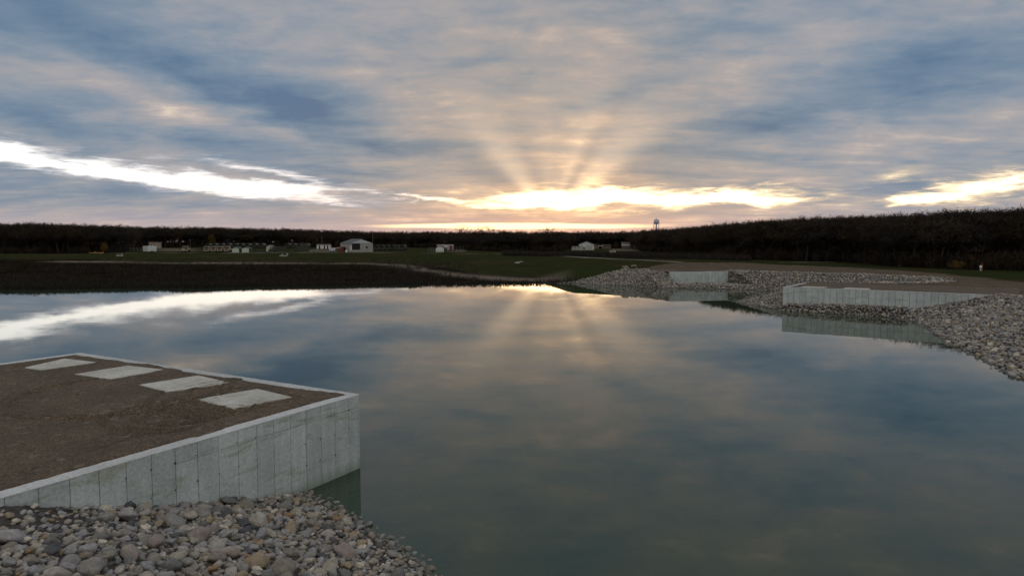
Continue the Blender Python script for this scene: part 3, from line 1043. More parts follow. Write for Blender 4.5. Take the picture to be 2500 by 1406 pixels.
g1 = (W2R - W2L) / np.linalg.norm(W2R - W2L)
p2 = empty('retaining_wall', (W2L[0], W2L[1], 0), math.atan2(g1[1], g1[0]))
tag(p2, 'short pale blue concrete wall among grey stones on the farthest bank', 'retaining wall')
L2 = float(np.linalg.norm(W2R - W2L))
wall_run(p2, L2 + 0.0, 0, 0, 0, -0.8, 0.62, [WALL_TOP - 0.9], seed=10, gap_=0.012)
gravel_sheet('gravel_fill', p2, 0.0, L2, 0.0, 9.0, WALL_TOP + 0.004, 60, 40, 0.28, M['gravel'], None, 25)

# ================================================================== stones
def rock_proto(sub, seed):
    import bmesh
    bm = bmesh.new()
    bmesh.ops.create_icosphere(bm, subdivisions=sub, radius=1.0)
    r_ = np.random.default_rng(seed)
    v = np.array([x.co[:] for x in bm.verts])
    f = np.array([[q.index for q in x.verts] for x in bm.faces])
    bm.free()
    for _ in range(13):
        n = r_.normal(size=3)
        n /= np.linalg.norm(n)
        cut = r_.uniform(0.55, 0.9)
        dd = v @ n
        over = np.maximum(0, dd - cut)
        v = v - np.outer(over * 0.93, n)
    v = v * (1 + 0.10 * np.sin(v @ r_.normal(size=3) * 3.0 + r_.uniform(0, 6)))[:, None]
    v = v * (1 + 0.035 * np.sin(v @ r_.normal(size=3) * 9.0 + r_.uniform(0, 6)))[:, None]
    v = v * np.array([r_.uniform(0.9, 1.35), r_.uniform(0.75, 1.05), r_.uniform(0.55, 0.85)])
    return v, f


PR2 = [rock_proto(3, 100 + k) for k in range(14)]
PR1 = [rock_proto(2, 200 + k) for k in range(8)]
PR0 = [rock_proto(1, 300 + k) for k in range(6)]


def rot_mats(n, rng, tilt):
    a, b_, c_ = rng.uniform(0, 2 * np.pi, n), rng.uniform(-tilt, tilt, n), rng.uniform(-tilt, tilt, n)
    ca, sa_, cb, sb, cc, sc_ = np.cos(a), np.sin(a), np.cos(b_), np.sin(b_), np.cos(c_), np.sin(c_)
    z, o = np.zeros(n), np.ones(n)
    Rz = np.stack([ca, -sa_, z, sa_, ca, z, z, z, o], -1).reshape(n, 3, 3)
    Ry = np.stack([cb, z, sb, z, o, z, -sb, z, cb], -1).reshape(n, 3, 3)
    Rx = np.stack([o, z, z, z, cc, -sc_, z, sc_, cc], -1).reshape(n, 3, 3)
    return Ry @ Rx @ Rz


def stone_mass(name, parent, pos_, rad, protos, rng, tilt=0.5):
    n = len(pos_)
    Rm = rot_mats(n, rng, tilt)
    which = rng.integers(0, len(protos), n)
    tone_ = rng.random(n)
    Vs, Fs, Ts, base = [], [], [], 0
    for k, (pv, pfc) in enumerate(protos):
        s_ = np.where(which == k)[0]
        if not len(s_):
            continue
        V = np.einsum('nij,vj->nvi', Rm[s_], pv) * rad[s_][:, None, None] + pos_[s_][:, None, :]
        Fk = pfc[None] + (base + np.arange(len(s_)) * len(pv))[:, None, None]
        Vs.append(V.reshape(-1, 3))
        Fs.append(Fk.reshape(-1, 3))
        Ts.append(np.repeat(tone_[s_], len(pv)))
        base += len(s_) * len(pv)
    me = np_mesh(name, np.concatenate(Vs), np.concatenate(Fs), M['stone_mass'], True)
    a = me.attributes.new('tone', 'FLOAT', 'POINT')
    a.data.foreach_set('value', np.concatenate(Ts).astype(np.float32))
    o = link(name, me, parent)
    return tag(o, kind='stuff')


stone_meshes = [np_mesh('stone', v, f, M['stone'], True) for v, f in PR2]
stone_meshes_lo = [np_mesh('stone', v, f, M['stone'], True) for v, f in PR1]


def stone_parts(parent, pos_, rad, meshes, rng, tilt=0.5):
    for p, r_ in zip(pos_, rad):
        o = link('stone', meshes[int(rng.integers(0, len(meshes)))], parent, Vector(p))
        o.scale = (r_, r_, r_)
        o.rotation_euler = (rng.uniform(-tilt, tilt), rng.uniform(-tilt, tilt), rng.uniform(0, 6.28))


def bank_under(name, x0, x1, y0, y1, st, keep):
    """the packed bed the stones lie on: a sheet just above the ground"""
    xs, ys = np.arange(x0, x1, st), np.arange(y0, y1, st)
    X_, Y_ = np.meshgrid(xs, ys)
    Z_ = height(X_, Y_) + 0.02
    ix = np.arange(X_.size).reshape(X_.shape)
    fc = np.stack([ix[:-1, :-1], ix[:-1, 1:], ix[1:, 1:], ix[1:, :-1]], -1).reshape(-1, 4)
    kp = keep(X_, Y_)
    ok = kp[:-1, :-1] & kp[:-1, 1:] & kp[1:, 1:] & kp[1:, :-1]
    fc = fc[ok.ravel()]
    used = np.unique(fc)
    re = -np.ones(X_.size, int)
    re[used] = np.arange(len(used))
    V = np.stack([X_, Y_, Z_], -1).reshape(-1, 3)[used]
    return tag(link(name, np_mesh(name, V, re[fc], M['bed'], True)), kind='structure')


M['bed'] = simple('stone_bed', (0.055, 0.048, 0.042), 0.95, 0.5, 6.0, 0, 0.6)


def plat_uv(x, y):
    v = (x - PB[0]) * e2[0] + (y - PB[1]) * e2[1]
    return (x - PB[0]) * e1[0] + (y - PB[1]) * e1[1] - SKEW * np.maximum(v, 0), v


# ---- near bank, hand-sized cobbles to small boulders below the wing wall
def near_ok(x, y):
    u, v = plat_uv(x, y)
    return (u < -0.05) & (sdist(x, y) > -3.0)


bank_near = bank_under('stone_bank', -15, 6, 7, 22.5, 0.25, lambda x, y: (plat_uv(x, y)[0] < 0.15) & (sdist(x, y) > -6))
rng = np.random.default_rng(11)
cell = {}
placed = []


def try_place(x, y, r_, k=0.72):
    ci, cj = int(x // 0.5), int(y // 0.5)
    for a in (-1, 0, 1):
        for b_ in (-1, 0, 1):
            for (px_, py_, pr) in cell.get((ci + a, cj + b_), ()):
                if (px_ - x) ** 2 + (py_ - y) ** 2 < (k * (r_ + pr)) ** 2:
                    return False
    cell.setdefault((ci, cj), []).append((x, y, r_))
    placed.append((x, y, r_))
    return True


NB = 26000
cx_, cy_ = rng.uniform(-13.5, 3.0, NB), rng.uniform(9.0, 21.5, NB)
okm = near_ok(cx_, cy_)
cx_, cy_ = cx_[okm], cy_[okm]
dd_ = sdist(cx_, cy_)
uu_, vv_ = plat_uv(cx_, cy_)
dens = np.ones(len(cx_))
small = sstep(dd_, 5.0, 6.6) * sstep(vv_, 7.0, 10.0) * sstep(-uu_, 2.4, 0.8)          # soil shows by the upper end of the wall
Nc = len(cx_)
for lo, hi, fr_, k in ((0.22, 0.30, 0.004, 0.80), (0.14, 0.20, 0.028, 0.76), (0.095, 0.14, 0.15, 0.72), (0.06, 0.095, 0.5, 0.68), (0.035, 0.06, 1.0, 0.70)):
    pick = rng.random(Nc) < fr_
    for x, y, s_, d_ in zip(cx_[pick], cy_[pick], small[pick], dd_[pick]):
        r_ = rng.uniform(lo, hi)
        if s_ > 0.25 and (r_ > 0.11 or rng.random() < s_ * 0.75):
            continue
        if r_ > 0.16 and plat_uv(x, y)[0] > -r_ * 1.1:
            continue
        if d_ < 0 and r_ > 0.13 + 0.0 * d_:
            continue
        try_place(x, y, r_, k)
# a lower layer fills the gaps between the large ones
fill = []
for x, y, s_, d_ in zip(cx_, cy_, small, dd_):
    if s_ < 0.3 and rng.random() < 0.30 and d_ > -2.0:
        fill.append((x, y, rng.uniform(0.06, 0.11)))
n_top = len(placed)
pl = np.array(placed + fill)
zs = height(pl[:, 0], pl[:, 1]) + 0.02 + pl[:, 2] * np.where(np.arange(len(pl)) < n_top, rng.uniform(0.15, 0.50, len(pl)), rng.uniform(-0.35, 0.05, len(pl)))
P3 = np.column_stack([pl[:, 0], pl[:, 1], zs])
# the ones that show largest become single stones
vis = (np.abs(P3[:, 0] / P3[:, 1]) < 0.78) & (zs > -0.1) & (np.arange(len(pl)) < n_top) & ((CAMH - zs) / P3[:, 1] < 0.50)
score = np.where(vis, pl[:, 2] / P3[:, 1], 0)
order = np.argsort(-score)
top, rest = order[:300], order[300:]
stone_parts(bank_near, P3[top], pl[top, 2], stone_meshes, rng)
stone_mass('small_stones', bank_near, P3[rest], pl[rest, 2], PR1, rng)


# ---- right and far banks
def jitter(x0, x1, y0, y1, st, rng):
    xs, ys = np.arange(x0, x1, st), np.arange(y0, y1, st * 0.87)
    X_, Y_ = np.meshgrid(xs, ys)
    X_ = X_ + (np.arange(len(ys)) % 2)[:, None] * st * 0.5
    X_ = X_ + rng.uniform(-0.42, 0.42, X_.shape) * st
    Y_ = Y_ + rng.uniform(-0.42, 0.42, X_.shape) * st
    return X_.ravel(), Y_.ravel()


def p3uv(x, y):
    return (x - PC[0]) * f1[0] + (y - PC[1]) * f1[1], (x - PC[0]) * f2[0] + (y - PC[1]) * f2[1]


def in_p3(x, y, pad=0.05):
    u, v = p3uv(x, y)
    return (u > -pad) & (u < LEN3 + 3.0) & (v > -pad) & (v < 13)


def in_p2(x, y, pad=0.05):
    q = np.stack([x, y], -1) - W2L
    u = q @ g1
    v = q @ np.array([-g1[1], g1[0]])
    return (u > -pad) & (u < L2 + pad) & (v > -pad) & (v < 9)


def right_ok(x, y, d=None):
    d = sdist(x, y) if d is None else d
    lim = 8.6 + 1.5 * (fbm(x * 0.2, y * 0.2, 88) - 0.5)
    lim = np.where(y > 84, 7.0, lim)
    return (d > -1.6) & (d < lim) & (~in_p3(x, y)) & (x > 20)


def far_ok(x, y, d=None):
    d = sdist(x, y) if d is None else d
    line = (x - 10.5) * 3.0 - (y - 121) * 12.5      # left end of the stones
    lim = 9.0 + 1.2 * (fbm(x * 0.25, y * 0.25, 87) - 0.5)
    return (d > -1.2) & (d < lim) & (~in_p2(x, y)) & (~in_p3(x, y)) & (line > -10)


bank_right = bank_under('stone_bank', 20, 62, 22, 92, 0.5, lambda x, y: (sdist(x, y) > -4) & (sdist(x, y) < 8.3) & (x > 20) & ((~in_p3(x, y, -0.4))) & (y < 91))
x_, y_ = jitter(20, 62, 24, 92, 0.255, rng)
k_ = right_ok(x_, y_)
x_, y_ = x_[k_], y_[k_]
r_ = np.clip(rng.lognormal(math.log(0.138), 0.30, len(x_)), 0.08, 0.30)
z_ = height(x_, y_) + 0.03 + r_ * rng.uniform(0.0, 0.45, len(x_))
u3, v3 = p3uv(x_, y_)
z_ += 0.25 * np.exp(-((v3 + 0.4) / 0.7) ** 2) * ((u3 > -0.5) & (u3 < 12))          # piled against the wall foot
P3 = np.column_stack([x_, y_, z_])
vis = (np.abs(x_ / y_) < 0.77) & (z_ > 0) & (y_ < 74)
score = np.where(vis, r_ / y_, 0)
order = np.argsort(-score)
top, rest = order[:300], order[300:]
stone_parts(bank_right, P3[top], r_[top], stone_meshes_lo, rng)
near_r = rest[P3[rest, 1] < 62]
far_r = rest[P3[rest, 1] >= 62]
stone_mass('small_stones', bank_right, P3[rest], r_[rest], PR0, rng)

bank_far = bank_under('stone_bank', 8, 58, 91, 132, 0.5, lambda x, y: far_ok(x, y) | ((sdist(x, y) > -3) & (sdist(x, y) <= 0) & (x > 10)))
x_, y_ = jitter(8, 58, 90, 134, 0.29, rng)
k_ = far_ok(x_, y_)
x_, y_ = x_[k_], y_[k_]
r_ = np.clip(rng.lognormal(math.log(0.155), 0.30, len(x_)), 0.09, 0.34)
z_ = height(x_, y_) + 0.03 + r_ * rng.uniform(-0.15, 0.35, len(x_))
# stones packed against both ends of the short wall
ex = []
for u0, u1, n_ in ((-2.2, -0.05, 420), (L2 + 0.05, L2 + 3.5, 620)):
    for _ in range(n_):
        u_, v_ = rng.uniform(u0, u1), rng.uniform(-3.0, 2.2)
        w_ = W2L + g1 * u_ + np.array([-g1[1], g1[0]]) * v_
        ex.append((w_[0], w_[1]))
ex = np.array(ex)
er = rng.uniform(0.13, 0.24, len(ex))
ez = height(ex[:, 0], ex[:, 1]) + er * rng.uniform(-0.1, 0.4, len(ex))
pile = np.array([W2L + g1 * rng.uniform(-0.75, -0.2) + np.array([-g1[1], g1[0]]) * rng.uniform(-0.25, 0.6) for _ in range(60)])
pr = rng.uniform(0.14, 0.24, 60)
pz = rng.uniform(0.6, 2.15, 60)
x_, y_, z_, r_ = np.concatenate([x_, ex[:, 0], pile[:, 0]]), np.concatenate([y_, ex[:, 1], pile[:, 1]]), np.concatenate([z_, ez, pz]), np.concatenate([r_, er, pr])
stone_mass('small_stones', bank_far, np.column_stack([x_, y_, z_]), r_, PR0, rng)

# ================================================================== reeds of the marsh
m, t, b = new_mat('dry_reed')
rv = nd(t, 'ShaderNodeAttribute', attribute_name='tone')
c = nramp(t, rv.outputs['Fac'], [(0.0, (0.007, 0.006, 0.005)), (0.5, (0.014, 0.011, 0.007)), (0.85, (0.028, 0.021, 0.013)), (1.0, (0.07, 0.048, 0.027))])
t.links.new(c, b.inputs['Base Color'])
b.inputs['Roughness'].default_value = 0.9
M['reed'] = m


def blades(name, x, y, n_per, hgt, spread, wid, rng, mat, z=None):
    n = len(x)
    X_ = np.repeat(x, n_per) + rng.normal(0, spread, n * n_per)
    Y_ = np.repeat(y, n_per) + rng.normal(0, spread, n * n_per)
    Z_ = height(X_, Y_) - 0.03
    H_ = np.repeat(hgt, n_per) * rng.uniform(0.5, 1.1, len(X_))
    an = rng.uniform(0, np.pi, len(X_))
    lx, ly = rng.normal(0, 0.22, len(X_)) * H_, rng.normal(0, 0.22, len(X_)) * H_
    w_ = wid * rng.uniform(0.6, 1.3, len(X_))
    ax, ay = np.cos(an) * w_, np.sin(an) * w_
    V = np.stack([np.stack([X_ - ax, Y_ - ay, Z_], -1), np.stack([X_ + ax, Y_ + ay, Z_], -1),
                  np.stack([X_ + ax * .7 + lx * .4, Y_ + ay * .7 + ly * .4, Z_ + H_ * .6], -1),
                  np.stack([X_ + lx, Y_ + ly, Z_ + H_], -1)], 1)
    ix = np.arange(len(X_))[:, None] * 4
    fc = np.concatenate([ix + np.array([0, 1, 2]), ix + np.array([0, 2, 3])], 0)
    me = np_mesh(name, V.reshape(-1, 3), fc, mat)
    a = me.attributes.new('tone', 'FLOAT', 'POINT')
    tv = np.repeat(np.clip(rng.normal(0.45, 0.25, len(X_)), 0, 1), 4)
    a.data.foreach_set('value', tv.astype(np.float32))
    return tag(link(name, me), kind='stuff')


n = 16000
y_ = rng.uniform(98, 205, n)
x_ = rng.uniform(-0.80, 0.10, n) * y_
d_ = sdist(x_, y_)
k_ = (d_ > -0.6) & (marsh_w(x_, y_) > 0.5) & (rng.random(n) < np.clip(1.15 - d_ / 75, 0.12, 1) * (1 - 0.96 * sstep(x_, -22, -4))) & (fbm(x_ * 0.06, y_ * 0.06, 99) > 0.36 - 0.3 * (d_ < 6))
x_, y_, d_ = x_[k_], y_[k_], d_[k_]
# a denser fringe at the shoreline
n2 = 5200
tt = rng.random(n2)
seg = BASIN[10:20]
si = rng.integers(0, len(seg) - 1, n2)
sx = seg[si] + (seg[si + 1] - seg[si]) * tt[:, None]
sx = sx + rng.normal(0, 0.9, sx.shape) + np.array([0, 0.7])
sx = sx[(sx[:, 0] < -16) | (rng.random(len(sx)) < 0.25)]
x_, y_ = np.concatenate([x_, sx[:, 0]]), np.concatenate([y_, sx[:, 1]])
hh = rng.uniform(0.35, 0.85, len(x_)) * (0.55 + 0.9 * fbm(x_ * 0.12, y_ * 0.12, 97))
blades('reeds', x_, y_, 7, hh, 0.35, 0.035, rng, M['reed'])
# rough dark strip of tall weeds behind the lane
n = 3500
px_ = rng.uniform(1230, 1830, n)
yy = 240 - (px_ - 1230) / 600 * 62 + rng.uniform(0, 26, n)
xx = (px_ - 1250) / F * yy
k_ = fbm(xx * 0.1, yy * 0.1, 95) > 0.3
blades('tall_weeds', xx[k_], yy[k_], 9, rng.uniform(1.0, 2.0, k_.sum()), 0.5, 0.045, rng, M['reed'])


# ------------------------------------------------------------------ lanes
def ribbon(name, pts, width, mat, lift=0.05):
    V, fs = [], []
    pp = []
    for a, b_ in zip(pts[:-1], pts[1:]):
        a, b_ = np.array(a), np.array(b_)
        k = max(2, int(np.linalg.norm(b_ - a) / 4))
        for i in range(k):
            pp.append(a + (b_ - a) * i / k)
    pp.append(np.array(pts[-1]))
    for i, p in enumerate(pp):
        q = pp[min(i + 1, len(pp) - 1)] - pp[max(i - 1, 0)]
        nrm = np.array([-q[1], q[0]]) / np.linalg.norm(q)
        for s in (-0.5, 0, 0.5):
            w = p + nrm * width * (s + 0.06 * (random.random() - 0.5))
            V.append((w[0], w[1], gh(w[0], w[1]) + lift))
    for i in range(len(pp) - 1):
        for s in (0, 1):
            fs.append((i * 3 + s, i * 3 + s + 1, i * 3 + s + 4, i * 3 + s + 3))
    me = np_mesh(name, V, fs, mat, True)
    return tag(link(name, me), kind='structure')


M['lane'] = simple('lane_gravel', (0.17, 0.155, 0.125), 0.95, 0.3, 0.6)
ribbon('gravel_lane', [at(-60, 618.6, 2.5), at(330, 617.6, 2.5), at(700, 617.4, 2.5), at(1060, 618.0, 2.5), at(1240, 621.5, 2.5), at(1400, 627.5, 2.5), at(1560, 634.5, 2.5), at(1660, 640.5, 2.43)], 3.2, M['lane'])
ribbon('gravel_track', [at(1120, 613.5, 2.6), at(1150, 609.5, 2.8), at(1085, 612.5, 2.6)], 3.0, M['lane'])
ribbon('gravel_track', [at(2040, 640, 2.43), at(1960, 640.5, 2.43), at(1900, 641.2, 2.43)], 1.6, M['lane'])

# ================================================================== trees
def bark_mat(name, lo, hi):
    m, t, b = new_mat(name)
    oi = nd(t, 'ShaderNodeObjectInfo')
    geo = nd(t, 'ShaderNodeNewGeometry')
    n1 = nd(t, 'ShaderNodeTexNoise', {'Vector': geo.outputs['Position'], 'Scale': 0.7, 'Detail': 4.0})
    c = nramp(t, n1.outputs[0], [(0.3, lo), (0.7, hi)])
    k = nramp(t, oi.outputs['Random'], [(0.0, (0.7, 0.72, 0.76)), (0.6, (1.0, 1.0, 1.0)), (1.0, (1.30, 1.16, 1.0))])
    c = nmix(t, 1.0, c, k, 'MULTIPLY')
    t.links.new(c, b.inputs['Base Color'])
    b.inputs['Roughness'].default_value = 0.9
    b.inputs['Specular IOR Level'].default_value = 0.2
    return m


M['bark'] = bark_mat('bark', (0.030, 0.026, 0.023), (0.055, 0.047, 0.040))
M['twig'] = bark_mat('twigs', (0.026, 0.022, 0.020), (0.050, 0.041, 0.034))
M['oakleaf'] = bark_mat('dry_oak_leaves', (0.034, 0.026, 0.018), (0.058, 0.041, 0.026))
M['gold'] = bark_mat('golden_leaves', (0.085, 0.052, 0.014), (0.15, 0.090, 0.024))


def tree_proto(seed, leaf=0.25, H=12.0, dense=1.0, spread=1.0, low=0.28):
    """returns (trunk verts, faces), (crown verts, faces): trunk with limbs, crown of fine twigs and a few clinging leaves"""
    rd = random.Random(seed)
    tv, tf, cv, cf = [], [], [], []

    def tube(V, Fc, p, q, r0, r1, n):
        d = (q - p).normalized()
        a = d.orthogonal().normalized()
        b_ = d.cross(a)
        base = len(V)
        for c, r_ in ((p, r0), (q, r1)):
            for i in range(n):
                th = 2 * math.pi * i / n
                V.append(tuple(c + a * (r_ * math.cos(th)) + b_ * (r_ * math.sin(th))))
        for i in range(n):
            j = (i + 1) % n
            Fc.append((base + i, base + j, base + n + j))
            Fc.append((base + i, base + n + j, base + n + i))

    def blade(p, q, w):
        d = (q - p)
        s = d.cross(Vector((rd.uniform(-1, 1), rd.uniform(-1, 1), rd.uniform(-1, 1)))).normalized() * w
        base = len(cv)
        cv.extend([tuple(p - s), tuple(p + s), tuple(q)])
        cf.append((base, base + 1, base + 2))

    def leafquad(p, s_):
        a = Vector((rd.uniform(-1, 1), rd.uniform(-1, 1), rd.uniform(-1, 1))).normalized() * s_
        b_ = a.orthogonal().normalized() * s_ * 0.8
        base = len(cv)
        cv.extend([tuple(p - a), tuple(p + b_), tuple(p + a)])
        cf.append((base, base + 1, base + 2))

    def twigs(p, d, n, L):
        for _ in range(n):
            dd = (d + Vector((rd.gauss(0, .55), rd.gauss(0, .55), rd.gauss(0.15, .45)))).normalized()
            l = L * rd.uniform(0.5, 1.2)
            o = p + d * rd.uniform(-0.4, 0.4)
            q = o + dd * l
            blade(o, q, 0.022)
            for _ in range(2):
                o2 = o + dd * l * rd.uniform(0.3, 0.9)
                d2 = (dd + Vector((rd.gauss(0, .6), rd.gauss(0, .6), rd.gauss(.1, .5)))).normalized()
                blade(o2, o2 + d2 * l * rd.uniform(0.4, 0.8), 0.016)
            if rd.random() < leaf:
                for _ in range(3):
                    leafquad(o + dd * l * rd.random() + Vector((rd.gauss(0, .2), rd.gauss(0, .2), rd.gauss(0, .2))), rd.uniform(0.09, 0.17))

    def grow(p, d, L, r_, depth):
        seg = 3 if depth == 0 else 2
        q = p
        for i in range(seg):
            d = (d + Vector((rd.gauss(0, .10), rd.gauss(0, .10), 0.05 if depth else 0.0))).normalized()
            n_ = q + d * (L / seg)
            r2 = r_ * (1 - 0.28 / seg * (1 + depth * 0.3))
            tube(tv, tf, q, n_, r_, r2, 6 if depth == 0 else (4 if depth == 1 else 3))
            if depth >= 1:
                twigs(n_, d, int((3 if depth == 1 else 4) * dense), 0.9)
            q, r_ = n_, r2
        if depth >= 3 or r_ < 0.018:
            twigs(q, d, int(8 * dense), 1.05)
            return
        nb = {0: 4, 1: 3, 2: 3}[depth]
        for i in range(nb):
            th = 2 * math.pi * (i + rd.random() * 0.8) / nb
            out_ = Vector((math.cos(th), math.sin(th), 0))
            up = rd.uniform(0.55, 1.0) if depth == 0 else rd.uniform(0.1, 0.7)
            dd = (d * up + out_ * rd.uniform(0.55, 0.95) * spread).normalized()
            grow(q, dd, L * rd.uniform(0.60, 0.85) * (1.0 if depth else 0.72), r_ * rd.uniform(0.5, 0.68), depth + 1)
        if depth == 0:
            grow(q, (d + Vector((rd.gauss(0, .1), rd.gauss(0, .1), .4))).normalized(), L * 0.75, r_ * 0.72, 1)

    grow(Vector((0, 0, -0.2)), Vector((0, 0, 1)), H * low, H * 0.0155, 0)
    # lower side branches
    for _ in range(5):
        th = rd.uniform(0, 6.28)
        z = H * rd.uniform(0.14, 0.30)
        grow(Vector((0, 0, z)), Vector((math.cos(th), math.sin(th), rd.uniform(0.1, .5))).normalized(), H * 0.13, H * 0.004, 2)
    tv, cv = np.array(tv), np.array(cv)
    k = H / cv[:, 2].max()
    return (tv * k, np.array(tf)), (cv * k, np.array(cf))


def shrub_proto(seed, H=2.6, leaf=0.5, n=70):
    rd = random.Random(seed)
    V, Fc = [], []

    def blade(p, q, w):
        s = (q - p).cross(Vector((rd.uniform(-1, 1), rd.uniform(-1, 1), rd.uniform(-1, 1)))).normalized() * w
        b_ = len(V)
        V.extend([tuple(p - s), tuple(p + s), tuple(q)])
        Fc.append((b_, b_ + 1, b_ + 2))
    for _ in range(n):
        p = Vector((rd.gauss(0, .5), rd.gauss(0, .5), 0))
        d = Vector((rd.gauss(0, .35), rd.gauss(0, .35), 1)).normalized()
        l = H * rd.uniform(0.45, 1.0)
        blade(p, p + d * l, 0.03)
        for _ in range(6):
            o = p + d * l * rd.uniform(0.2, 1.0)
            d2 = (d + Vector((rd.gauss(0, .7), rd.gauss(0, .7), rd.gauss(0, .5)))).normalized()
            blade(o, o + d2 * rd.uniform(0.3, 0.8), 0.018)
            if rd.random() < leaf:
                blade(o + d2 * 0.3, o + d2 * 0.5 + Vector((0, 0, .1)), 0.11)
    return np.array(V), np.array(Fc)


TREES = [tree_proto(400 + k, leaf=(0.15, 0.55, 0.1, 0.7, 0.3, 0.05)[k], H=12.0, dense=1.0, spread=(1.0, 1.15, 0.8, 1.2, 0.95, 0.75)[k], low=(0.28, 0.22, 0.34, 0.2, 0.26, 0.36)[k]) for k in range(6)]
trunk_me = [np_mesh('trunk', v, f, M['bark'], True) for (v, f), _ in TREES]
crown_me = [np_mesh('crown', v, f, M['twig']) for _, (v, f) in TREES]
crown_oak = [np_mesh('crown', v, f, M['oakleaf']) for _, (v, f) in TREES]
GOLD = tree_proto(450, leaf=1.0, H=8.0, dense=1.2)
gold_tr, gold_cr = np_mesh('trunk', *GOLD[0], M['bark'], True), np_mesh('crown', *GOLD[1], M['gold'])
shrub_me = [np_mesh('shrub', *shrub_proto(500 + k, leaf=(0.2, 0.8)[k % 2]), (M['twig'], M['oakleaf'])[k % 2]) for k in range(4)]


# edge of the wood, seen from the camera: pixel column, distance of the front trees, height of tree tops in the picture
EDGE = [(-500, 285, 544), (-60, 285, 545), (60, 285, 543), (180, 290, 546), (300, 300, 549), (330, 455, 552), (500, 470, 553), (700, 470, 557), (900, 455, 564), (1050, 440, 564), (1110, 400, 564),
        (1180, 330, 564), (1300, 330, 564), (1372, 332, 564), (1392, 425, 564), (1440, 425, 564), (1540, 425, 564), (1570, 330, 560), (1640, 280, 556), (1690, 225, 552), (1760, 200, 546),
        (1850, 192, 538), (1950, 182, 532), (2100, 165, 526), (2180, 140, 521), (2300, 128, 515), (2420, 122, 509), (2500, 117, 505), (2620, 112, 498), (2900, 100, 490)]
E_px = np.array([e[0] for e in EDGE], float)
E_Y = np.array([e[1] for e in EDGE], float)
E_top = np.array([e[2] for e in EDGE], float)


def edge_at(px):
    return float(np.interp(px, E_px, E_Y)), float(np.interp(px, E_px, E_top))


def tree_h(px, Y):
    """height that brings the crown to the skyline of the picture"""
    Ye, tp = edge_at(px)
    zt = CAMH + (590 - tp) / F * Ye
    x = (px - 1250) / F * Y
    return (zt - gh(x, Ye)) * 1.12


rd = random.Random(77)


def add_tree(px, Y, H, k, label, group, oak=False):
    x = (px - 1250) / F * Y
    z = gh(x, Y)
    r_ = empty('bare_tree', (x, Y, z), rd.uniform(0, 6.28))
    s = H / 12.0
    r_.scale = (s * rd.uniform(0.9, 1.1), s * rd.uniform(0.9, 1.1), s)
    link('trunk', trunk_me[k], r_)
    link('crown', (crown_oak if oak else crown_me)[k], r_)
    tag(r_, label, 'tree', group)
    return r_


# front row of the wood, tree by tree
ZONES = [(-40, 318, 'bare dark tree at the front edge of the wood, left of the fenced yard', 'front trees of the wood left of the yard', 17),
         (330, 1060, 'bare dark tree at the front edge of the wood behind the parked vehicles', 'front trees of the wood behind the yard', 17),
         (1075, 1368, 'dark leafless tree in the thicket between the two white sheds', 'front trees of the thicket in the middle', 11),
         (1388, 1560, 'bare tree behind the white metal building and the earth bank', 'trees behind the white metal building', 14),
         (1568, 1700, 'leafless tree with visible trunk at the corner of the wood by the earth bank', 'trees at the corner of the wood', 13),
         (1705, 2540, 'bare dark tree at the front edge of the wood behind the gravel flat', 'front trees of the wood behind the gravel flat', 21)]
for p0, p1, lab, grp, st in ZONES:
    px = p0
    while px < p1:
        Y, tp = edge_at(px)
        H = tree_h(px, Y) * rd.uniform(0.80, 0.96)
        add_tree(px, Y + rd.uniform(-2, 4), H, rd.randrange(6), lab, grp, rd.random() < 0.3)
        px += st * rd.uniform(0.7, 1.3)

# single trees that stand out
for px, tp, k, lab in ((1126, 545, 2, 'tall thin leafless tree breaking the skyline, leftmost of the cluster under the bright strip'),
                       (1142, 549, 5, 'second tall leafless tree from the left in the skyline cluster'),
                       (1163, 551, 0, 'shorter leafless tree in the middle of the skyline cluster'),
                       (1183, 549, 2, 'wide leafless tree right of the middle in the skyline cluster'),
                       (1200, 548, 5, 'rightmost tall leafless tree of the skyline cluster'),
                       (1328, 549, 0, 'leafless tree poking above the wood below the sun glow'),
                       (1350, 552, 2, 'smaller leafless tree just right of the one below the sun glow'),
                       (1686, 546, 0, 'spreading bare tree on the skyline right of the water tower'),
                       (1712, 545, 3, 'bare tree on the skyline, second from the water tower'),
                       (60, 538, 3, 'broad dark bare tree rising above the wood near the left frame edge'),
                       (265, 538, 1, 'broad bare tree rising above the wood left of the white trailer')):
    Y, _ = edge_at(px)
    Y += 14
    x = (px - 1250) / F * Y
    add_tree(px, Y, CAMH + (590 - tp) / F * Y - gh(x, Y), k, lab, None)
for px, tp, Y, lab in ((521, 566, 462, 'yellow leaved tree in front of the dark wood behind the parked trucks'),
                       (257, 588, 280, 'small orange leaved tree at the foot of the wood by the yellow barriers'),
                       (2470, 497, 128, 'golden leaved treetop on the skyline at the far right'),
                       (2492, 492, 130, 'tallest golden leaved tree at the right frame edge'),
                       (2440, 505, 131, 'smaller golden leaved tree left of the tallest golden one'),
                       (2330, 632, 116, 'low golden leaved sapling at the foot of the wood left of the white post'),
                       (1503, 588, 412, 'dull gold tree between the tan shelters and the two tiered hut'),
                       (2195, 645, 133, 'low tawny bush at the foot of the wood where the grass ends')):
    x = (px - 1250) / F * Y
    z = gh(x, Y)
    r_ = empty('golden_tree', (x, Y, z), rd.uniform(0, 6.28))
    s = (CAMH + (590 - tp) / F * Y - z) / 8.0
    wd = 1.5 if s < 0.5 else (0.55 if px < 1600 else 0.9)
    r_.scale = (s * wd, s * wd, s)
    link('trunk', gold_tr, r_)
    link('crown', gold_cr, r_)
    tag(r_, lab, 'tree')

